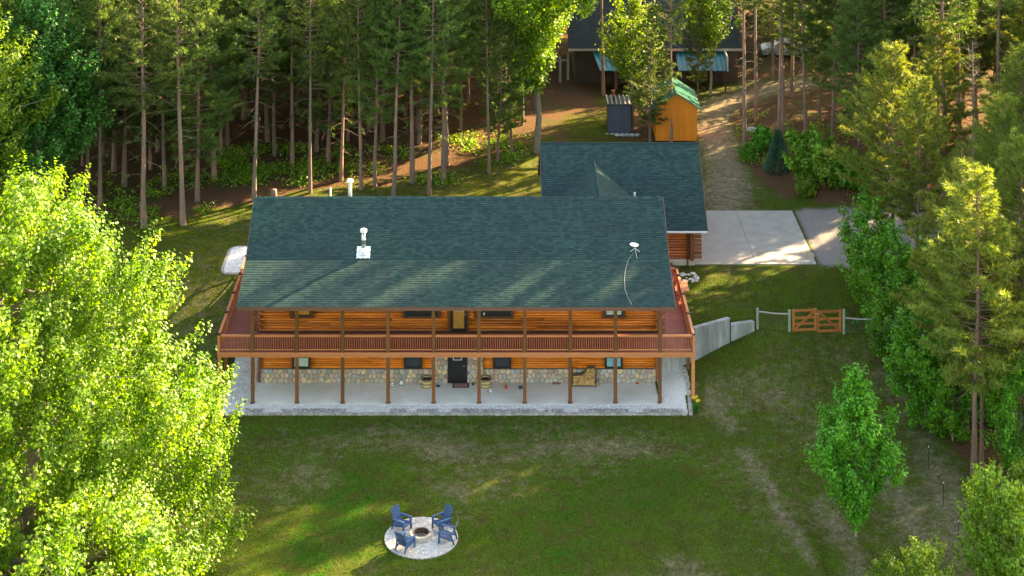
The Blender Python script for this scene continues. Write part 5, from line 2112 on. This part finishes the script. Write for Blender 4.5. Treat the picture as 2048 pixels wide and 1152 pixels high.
def leafy_proto(seed, H, z0, prof, ncl, lpc, ls, cr, mat, trunk_r=.2, limbs=40, trunks=1, squash=.75, lobes=5, bark='bark_maple'):
    """broadleaf crown: clusters of folded leaves filling an uneven envelope, over a limbed trunk"""
    nr = np.random.default_rng(seed)
    rg_ = random.Random(seed)
    ph = nr.uniform(0, 6.28, 6)
    ts = [p[0] for p in prof]
    rsf = [p[1] for p in prof]
    C = []
    while len(C) < ncl:
        t = nr.random()
        r = np.interp(t, ts, rsf)
        if nr.random() * max(rsf) > r + .15:
            continue
        a = nr.uniform(0, 6.28)
        lob = 1 + .2 * math.sin(lobes * a + ph[0] + 5 * t) + .14 * math.sin(3 * a + ph[1] - 9 * t) + .15 * math.sin(17 * t + 4 * a + ph[2])
        rr2 = r * lob * (nr.random() ** .3) * (1.12 if nr.random() < .1 else 1)
        C.append((rr2 * math.cos(a), rr2 * math.sin(a), z0 + t * (H - z0) * (1 + .0 * lob)))
    C = np.array(C)
    out = C * np.array([1, 1, 0])
    out /= (np.linalg.norm(out, axis=1)[:, None] + .3)
    ax = out * .6 + np.array([0, 0, .8])
    ax /= np.linalg.norm(ax, axis=1)[:, None]
    csz = nr.uniform(.65, 1.3, ncl)[:, None, None]
    off = np.clip(nr.normal(size=(ncl, lpc, 3)), -1.7, 1.7) * cr * .31 * csz
    along = (off * ax[:, None]).sum(2, keepdims=True)
    off = off * .72 + ax[:, None] * (along * 1.1 - .12 * np.abs(along))
    L = (C[:, None] + off).reshape(-1, 3)
    nrm = off.reshape(-1, 3) / (cr * .36) + np.repeat(out, lpc, 0) * .5
    lm = leaves_mesh('crown', L, nrm, ls * 1.15, mat, nr, up=.5, rnd=.55)
    tr = MB()
    tops = []
    for s in range(trunks):
        bx, by = (0, 0) if trunks == 1 else (rg_.uniform(-.7, .7), rg_.uniform(-.7, .7))
        P = [Vector((bx, by, -.3))]
        for i in range(1, 7):
            f = i / 6
            P.append(Vector((bx + bx * f * 2 + rg_.uniform(-.12, .12) * H / 10, by + by * 2 * f + rg_.uniform(-.12, .12) * H / 10, H * .86 * f)))
        tr.tube(P, [trunk_r * (1.2 if i == 0 else (1 - .13 * i)) for i in range(7)], 8, False)
        tops.append(P)
    order = rg_.sample(range(ncl), min(limbs, ncl))
    for i in order:
        c = Vector(C[i])
        P = rg_.choice(tops)
        hz = max(z0 * .6, min(c.z - .35 * math.hypot(c.x, c.y) - .2, H * .8))
        f = hz / (H * .86) * 6
        k = min(int(f), 5)
        b0 = P[k].lerp(P[k + 1], min(1, f - k))
        mid_ = b0.lerp(c, .55) + Vector((0, 0, .08 * (c - b0).length))
        r0 = trunk_r * .32
        tr.tube([b0, mid_, c], [r0, r0 * .55, .012], 4, False)
    return tr.mesh('trunk', bark, smooth=True), lm


CONE = [(0, .55), (.12, .95), (.3, 1.0), (.55, .78), (.8, .5), (1, .08)]
OVAL = [(0, .4), (.2, .85), (.45, 1), (.7, .85), (.9, .5), (1, .1)]


def P_(pr, r):
    return [(a, b_ * r) for a, b_ in pr]


# positions already used by trunks, to keep spacing in the random fill
used = []


def put_pine(px, py, H=19, proto=None, label=None, group=None, lit=False, xyz=None, wide=1.0, airy=False):
    p = xyz if xyz is not None else hit(px, py)
    k = proto if proto is not None else random.randrange(len(PINES))
    lib = LIT if lit else (AIRY if airy else PINES)
    k = k % len(lib)
    base_h = [15, 16][k] if lit else ([19, 18, 20][k] if airy else [19, 18, 20, 17, 19, 16][k])
    s = H / base_h
    tm, cm = lib[k]
    used.append((p.x, p.y))
    t_ = make_tree('pine_tree', tm, cm, p, random.uniform(0, 6.28), (s * wide, s * wide, s), label or 'tall pine in the dense stand behind the log house', 'tree', group or 'pines of the dense stand behind the house')
    t_.rotation_euler = (random.gauss(0, .018), random.gauss(0, .018), t_.rotation_euler.z)
    tw = random.uniform(.75, 1.2)
    t_.scale = (t_.scale.x * tw, t_.scale.y * tw, t_.scale.z) if not lit else t_.scale
    return t_


front = [(200, 412, 'third from the left edge of the wood beyond the left maples'), (288, 455, 'with a crooked lower trunk, nearest the camera at the left'), (366, 450, 'nearest the left end of the house, straight sunlit trunk'),
         (330, 378, 'behind the two nearest trunks at the left wood edge'), (176, 380, 'slim trunk just right of the dark maple'), (455, 300, 'in the pair of trunks left of the house ridge'),
         (442, 308, 'left one of the close pair beyond the ferns'), (508, 402, 'whose trunk meets the left corner of the roof'), (585, 335, 'standing above the fern patch behind the roof'),
         (620, 386, 'thick trunk behind the ridge left of the vents'), (722, 378, 'first trunk right of the cream roof vent'), (682, 362, 'slim trunk between the roof vents'), (750, 374, 'right one of a close pair right of the vents'),
         (787, 390, 'leaning slightly above the ridge middle'), (825, 365, 'set back behind the ridge middle'), (858, 389, 'at the left end of the sunlit clearing'), (887, 366, 'second trunk at the left of the sunlit clearing'),
         (893, 330, 'set back at the left of the sunlit clearing'), (978, 346, 'casting the long shadow across the sunlit clearing'), (995, 322, 'behind the trunk with the long shadow'), (1023, 306, 'small one with low boughs beside the bright maple')]
for i, (px, py, lb) in enumerate(front):
    put_pine(px, py, random.uniform(17, 21) if px < 960 else random.uniform(12.5, 16), proto=[4, 0, 0, 1, 4, 2, 4, 1, 1, 0, 1, 4, 1, 0, 1, 0, 4, 0, 3, 5, 5][i], label='tall pine ' + lb, group='front row pines behind the house', airy=px in (288, 366, 508, 585, 620, 722, 787, 825, 858, 893, 978))
back_r = [(1207, 190, 'with orange bark beside the left teal roof'), (1232, 178, 'between the teal roof and the tool shed'), (1259, 180, 'orange trunk at the right of the left teal roof'), (1343, 285, 'right behind the garage, across the orange shed'),
          (1490, 290, 'leaning slightly beside the dirt track'), (1512, 242, 'sunlit slim trunk beside the dirt track'), (1557, 284, 'standing directly behind the little spruce'), (1567, 270, 'close behind the one at the little spruce'), (1612, 277, 'rising behind the bright green shrub'),
          (1640, 240, 'set back between shrub and cars'), (1583, 195, 'in front of the white parked car'), (1665, 276, 'at the right of the bright green shrub'), (1693, 190, 'in front of the rightmost parked car'), (1725, 188, 'left of the tall sunlit pine top'),
          (1855, 150, 'behind the sunlit pine crown'), (1907, 158, 'above the dead tree'), (1992, 215, 'grey trunk near the upper right corner'), (1545, 160, 'in front of the dark car')]
for i, (px, py, lb) in enumerate(back_r):
    put_pine(px, py, (random.uniform(12.2, 13.4) if px in (1640, 1693, 1725, 1855, 1907, 1992, 1545) else random.uniform(17, 20.5)) if px != 1343 else 17.5, label='tall pine ' + lb, group='pines around the dirt track and far clearing', proto=[2, 2, 2, 0, 2, 2, 2, 2, 4, 0, 2, 1, 0, 4, 0, 3, 2, 1][i], airy=px in (1207, 1232, 1343, 1259, 1490, 1512, 1557, 1567, 1583))

def sun_lane(X, Y):
    """strip of wood kept low or bare to let sun into the clearing"""
    return -110 < X * .616 - Y * .788 < -91


def streak(X, Y):
    """part of the wood with tree heights set to throw sun streaks on the house roof"""
    return X > 27 and -88.5 < X * .616 - Y * .788 < -73


put_pine(1300, 288, 10.5, 5, 'young pine crowding the left side of the orange shed', 'young pines by the sheds')
put_pine(1395, 200, 9.5, 5, 'young pine behind the orange shed in front of the right teal roof', 'young pines by the sheds')


# dense fill of the stand behind
def fill(y0, y1, xfun, step, label, group, hr=(15, 21), seed=3):
    rg_ = random.Random(seed)
    y = y0
    n_ = 0
    while y < y1:
        xa, xb = xfun(y)
        x = xa + rg_.uniform(0, step)
        while x < xb:
            X, Y = x + rg_.uniform(-.9, .9), y + rg_.uniform(-.9, .9)
            if all((X - u) ** 2 + (Y - w) ** 2 > 5.5 for u, w in used):
                put_pine(0, 0, (rg_.uniform(19, 22) if X < 47 and X > 35 and -69 < X * .616 - Y * .788 < -60 else rg_.uniform(*hr)) * (.52 if sun_lane(X, Y) else (rg_.choice([.6, .65, 1.0, 1.06]) if streak(X, Y) else 1)), proto=rg_.randrange(6), label=label, group=group, xyz=Vector((X, Y, gz(X, Y))))  # one strip made taller to keep sun off the lawn
                n_ += 1
            x += step
        y += step * .95
    return n_


def edge_y(x):
    return float(np.interp(x, [-60, -34, -26, -16, -8, -1, 3], [118, 119, 121, 124, 128, 134, 141]))


n_a = 0
rg_ = random.Random(77)
yy = 121.0
while yy < 176:
    xa = -(VX + 60) * yy / FPX - 1
    xb = 4.5
    x = xa + rg_.uniform(0, 3)
    st = 3.2 if yy < 150 else 4.3
    while x < xb:
        X, Y = x + rg_.uniform(-1, 1), yy + rg_.uniform(-1, 1)
        if Y > edge_y(X) + 1 and all((X - u) ** 2 + (Y - w) ** 2 > 6 for u, w in used) and not (sun_lane(X, Y) and X > -17):
            put_pine(0, 0, rg_.uniform(13, 21), proto=rg_.randrange(6), label='pine deep in the dense stand behind the log house', group='pines deep in the stand behind the house', xyz=Vector((X, Y, gz(X, Y))))
            n_a += 1
        x += st
    yy += st * .92
n_b = fill(166, 182, lambda y: (5, 16), 3.6, 'pine behind the dark brown house', 'pines behind the dark brown house', seed=5)
n_c = fill(150, 180, lambda y: (21.5, (2048 - VX + 60) * y / FPX), 4.0, 'pine beyond the parked cars', 'pines beyond the parked cars', seed=6)
n_d = fill(135.5, 149, lambda y: (29.5 if y > 136 else 27.5, (2048 - VX + 70) * y / FPX), 3.6, 'pine in the stand above the driveway', 'pines of the stand above the driveway', (17.5, 21.5), seed=7)
# the same wood goes on beyond the right edge of the frame
n_e = fill(92, 128, lambda y: (36.5, 46), 3.8, 'pine of the wood beyond the driveway', 'pines of the wood right of the lawn', (11, 13.5), seed=8)
n_e += fill(94, 146, lambda y: (46.5, 56), 4.2, 'pine of the wood beyond the driveway', 'pines of the wood right of the lawn', (19, 23), seed=9)
print('pines', n_a, n_b, n_c, n_d, n_e, len(used))

# sunlit pines at the right
lit_list = [(1787, 540, 14.3, 0, 'broad sunlit pine over the gravel drive, bare lower trunk', 1.0), (1832, 592, 13.6, 1, 'sunlit pine close right of the broad one', 1.0), (1947, 948, 16.3, 1, 'big sunlit pine at the right with bare trunk down to the lawn edge', 1.1),
            (1933, 860, 14.5, 0, 'pine behind the big sunlit one at the right', .95), (1963, 930, 13.5, 1, 'pine right of the big sunlit trunk', .9), (2050, 520, 13.5, 0, 'sunlit pine at the right edge beside the dead tree', 1.0), (2050, 780, 14.5, 1, 'pine at the right edge over the dark litter', 1.0),
            (2010, 640, 13.5, 0, 'shorter pine between the two big ones at the right edge', .95), (1880, 430, 13.2, 1, 'sunlit pine behind the broad one over the drive', 1.0), (2075, 400, 15, 0, 'pine cut by the right frame edge, above the dead tree', 1.0), (2110, 900, 16, 1, 'pine mostly outside the lower right edge', 1.0)]
for px, py, H, k, lb, wd in lit_list:
    put_pine(px, py, H, k, lb, 'sunlit pines at the right lawn edge', True, wide=wd)

for i, (x, s_, H) in enumerate(((31.5, -87.3, 25.5), (33.5, -84.3, 26), (30.5, -81.4, 24), (34, -79.4, 25.5), (31.5, -76.3, 22.5), (35, -74.0, 24))):  # pines added to cast shadow streaks on the lower roof
    Y = (.616 * x - s_) / .788
    put_pine(0, 0, H, i % 3, label='tall slender pine added to streak the roof with shade, upper right', group='slender pines added for the roof streaks', xyz=Vector((x, Y, gz(x, Y))), airy=True, wide=.8)

for x, s_, H in ((28.5, -82.6, 18.5), (30.5, -84.9, 18), (33, -82.9, 20), (37, -82.4, 22), (26.6, -83.4, 14.5), (32, -81.3, 19)):  # pines added to keep the sun off the link roof
    Y = (.616 * x - s_) / .788
    put_pine(0, 0, H, 0, label='full pine added to shade the link roof, upper right', group='full pines added to shade the link roof', xyz=Vector((x, Y, gz(x, Y))), wide=1.15)

# dead pine
p = hit(1945, 400)
rg_ = random.Random(4)
m_ = MB()
H = 11.2
m_.tube([(p.x, p.y, p.z - .2), (p.x + .1, p.y, p.z + H * .5), (p.x, p.y, p.z + H)], [.13, .1, .03], 7, False)
dt = empty('dead_pine', p, 'bare dead pine with pale branches right of the sunlit crown', 'tree')
m_.build('trunk', 'dead_wood', dt)
m_ = MB()
z = 3.0
while z < H:
    for _ in range(3):
        a = rg_.uniform(0, 6.28)
        L = rg_.uniform(.6, 1.6) * (1.25 - z / H)
        q = Vector((p.x + .05, p.y, p.z + z))
        d = Vector((math.cos(a), math.sin(a), .35))
        mid_ = q + d * L * .6
        m_.tube([q, mid_, q + d * L + Vector((0, 0, .2 * L))], [.03, .018, .006], 4, False)
        for _2 in range(3):
            m_.tube([mid_, mid_ + Vector((rg_.uniform(-.4, .4), rg_.uniform(-.4, .4), rg_.uniform(0, .4)))], [.012, .004], 3, False)
    z += rg_.uniform(.25, .4)
m_.build('branches', 'dead_wood', dt)

# ---- broadleaf trees
def put_leafy(proto, px, py, label, sc=1.0, name='maple_tree', cat='tree', group=None, rz=None, xyz=None):
    p = xyz if xyz is not None else hit(px, py)
    used.append((p.x, p.y))
    return make_tree(name, proto[0], proto[1], p, random.uniform(0, 6.28) if rz is None else rz, sc, label, cat, group)


big = leafy_proto(51, 19.6, 1.0, [(0, 9.0), (.12, 9.9), (.3, 8.9), (.5, 7.4), (.68, 6.2), (.82, 5.1), (.93, 3.8), (1, 1.2)], 2000, 140, .138, 1.02, 'leaves_lime', .38, 170, trunks=3, lobes=4)
put_leafy(big, 12, 1232, 'huge lime green sunlit maple filling the lower left corner', rz=.4)
mdark = leafy_proto(52, 15.5, 2.5, P_(OVAL, 4.3), 520, 75, .17, .95, 'leaves_bluegreen', .22, 60)
put_leafy(mdark, 75, 430, 'dark green broadleaf tree behind the lime maple at the left')
mlime = leafy_proto(53, 17, 2.5, P_(OVAL, 4.6), 560, 75, .17, .95, 'leaves_lime', .22, 60)
put_leafy(mlime, -75, 505, 'sunlit broadleaf tree cut by the upper left frame edge')
put_leafy(mdark, 30, 330, 'dark green tree rising at the upper left, behind the lime crown', sc=1.15, rz=2)
mback = leafy_proto(54, 19.5, 5.5, [(0, .8), (.25, 1.5), (.38, 2.4), (.48, 4.4), (.7, 5.0), (.9, 4.2), (1, 2.4)], 760, 75, .17, .95, 'leaves_mid', .24, 60)
put_leafy(mback, 1072, 305, 'tall bright maple at the edge of the sunlit clearing behind the garage', rz=1.1)
msm = leafy_proto(55, 10.5, 4.5, P_(OVAL, 2.1), 150, 60, .16, .8, 'leaves_mid', .13, 30)
put_leafy(msm, 1265, 262, 'yellow green young tree between the tool shed and the orange shed')
put_leafy(msm, 1420, 190, 'yellow green young tree beside the right teal roof', sc=.95)
put_leafy(msm, 1045, 250, 'small bright understory tree left of the tall clearing maple', sc=.8)
sap = leafy_proto(56, 8.4, 1.0, P_([(0, .2), (.18, .5), (.38, .95), (.52, .95), (.7, .6), (.85, .32), (1, .06)], 2.35), 300, 75, .13, .62, 'leaves_green', .07, 70)
put_leafy(sap, 1712, 1072, 'single green maple standing alone on the right lawn', sc=(.9, .9, .97), name='young_maple')
thk = leafy_proto(57, 6.8, .4, P_(OVAL, 1.85), 150, 62, .14, .62, 'leaves_green', .06, 50)
for px, py, s, lb in ((1735, 600, .95, 'green sapling nearest the gravel drive, top of the thicket'), (1790, 690, 1.0, 'green sapling right of the fence in the thicket'), (1800, 760, .85, 'green sapling below the fence end in the thicket'), (1850, 850, 1.0, 'dark green sapling low in the thicket by the lawn edge'),
                      (1760, 655, .7, 'small sapling hugging the last fence post'), (1905, 880, .95, 'sapling among the pine trunks at the right'), (1860, 730, 1.05, 'tall sapling under the broad pines'), (1990, 850, 1.0, 'sapling right of the bare pine trunks'), (2040, 960, .9, 'sapling at the right edge below the pines')):
    put_leafy(thk, px, py, lb, s, 'maple_sapling', 'sapling', 'maple saplings in the thicket')
thl = leafy_proto(58, 6.2, .4, P_(OVAL, 1.7), 130, 62, .14, .6, 'leaves_mid', .06, 40)
for px, py, s, lb in ((1975, 1190, (.75, .75, 1.0), 'yellow green sunlit sapling at the foot of the big pine'), (2030, 1225, (.8, .8, 1.0), 'yellow green sunlit sapling in the lower right corner'), (1850, 1300, .8, 'green sapling cut by the bottom edge right of the lawn'), (2060, 1130, .8, 'sunlit sapling cut by the right edge'), (1770, 1250, .5, 'tiny sapling peeking over the bottom edge')):
    put_leafy(thl, px, py, lb, s, 'maple_sapling', 'sapling', 'sunlit saplings in the lower right corner')
sh = leafy_proto(59, 2.9, .2, P_(OVAL, 1.5), 90, 60, .18, .5, 'leaves_green', .04, 20)
shl = leafy_proto(60, 2.9, .2, P_(OVAL, 1.5), 90, 60, .18, .5, 'leaves_mid', .04, 20)
for px, py, s, pr, lb in ((1622, 358, 1.15, shl, 'bright green shrub right of the little spruce'), (1655, 370, .9, shl, 'yellow green shrub at the top of the brown bank'), (1690, 372, .9, sh, 'green shrub under the broad pine on the bank'), (1610, 392, .5, shl, 'low yellow shrub at the foot of the bright one'), (1525, 300, .6, sh, 'low green shrub beside the track pine'), (1500, 320, .45, sh, 'small green shrub left of the spruce'), (1740, 380, .8, sh, 'dark shrub behind the broad pine trunk')):
    put_leafy(pr, px, py, lb, s, 'shrub', 'shrub', 'shrubs on the bank above the driveway')
# little spruce: layered drooping skirts
rg2 = np.random.default_rng(8)
N = 5200
t = rg2.random(N) ** .75
lay = np.floor(t * 9) / 9
rr2 = (1 - t) * 1.05 + .08
fr2 = rg2.random(N) ** .4
a = rg2.uniform(0, 6.28, N)
z = t * 2.9 + .1 - (fr2 * .18)
c = np.stack([np.cos(a) * rr2 * fr2, np.sin(a) * rr2 * fr2, z], -1)
dirs = np.stack([np.cos(a), np.sin(a), -.15 + 0 * a], -1) + rg2.normal(size=(N, 3)) * .35
dirs /= np.linalg.norm(dirs, axis=1)[:, None]
sdv = np.cross(dirs, rg2.normal(size=(N, 3)))
sdv /= np.linalg.norm(sdv, axis=1)[:, None]
V = np.stack([c - sdv * .03, c + sdv * .03, c + dirs * .2], 1).reshape(-1, 3)
spm = mesh_np('crown', V, np.arange(len(V)).reshape(-1, 3), 'needles_spruce')
trm = MB().tube([(0, 0, -.1), (0, 0, 2.8)], [.07, .02], 6, False).mesh('trunk', 'bark_pine')
make_tree('spruce_tree', trm, spm, hit(1556, 343), 0, 1.05, 'little dark green spruce at the top of the bank beside the track', 'tree')

# undergrowth: ferns and seedlings on the forest floor
rg3 = np.random.default_rng(21)
C = []
for (px0, px1, py0, py1, n_) in ((430, 620, 300, 372, 230), (600, 900, 300, 372, 110), (880, 1060, 270, 330, 60), (190, 420, 350, 430, 90), (1480, 1700, 230, 330, 90), (1680, 1790, 350, 400, 40), (1850, 2040, 700, 900, 60), (200, 330, 430, 470, 15)):
    for _ in range(n_):
        q = hit(rg3.uniform(px0, px1), rg3.uniform(py0, py1))
        (vnoise(q.x, q.y, 2.2, 15) > .45) and C.append((q.x, q.y, q.z))
C = np.array(C)
k = 42
off = rg3.normal(size=(len(C), k, 3)) * np.array([.38, .38, .18]) * rg3.uniform(.6, 1.5, (len(C), 1, 1))
off[..., 2] = np.abs(off[..., 2]) + .08
L = (C[:, None] + off).reshape(-1, 3)
me = leaves_mesh('undergrowth', L, np.zeros_like(L), .16, 'leaves_mid', rg3, up=.9, rnd=.6)
tag(link('undergrowth', me), 'low ferns and seedlings on the forest floor', 'undergrowth', kind='stuff')
print('objects', len(bpy.data.objects))
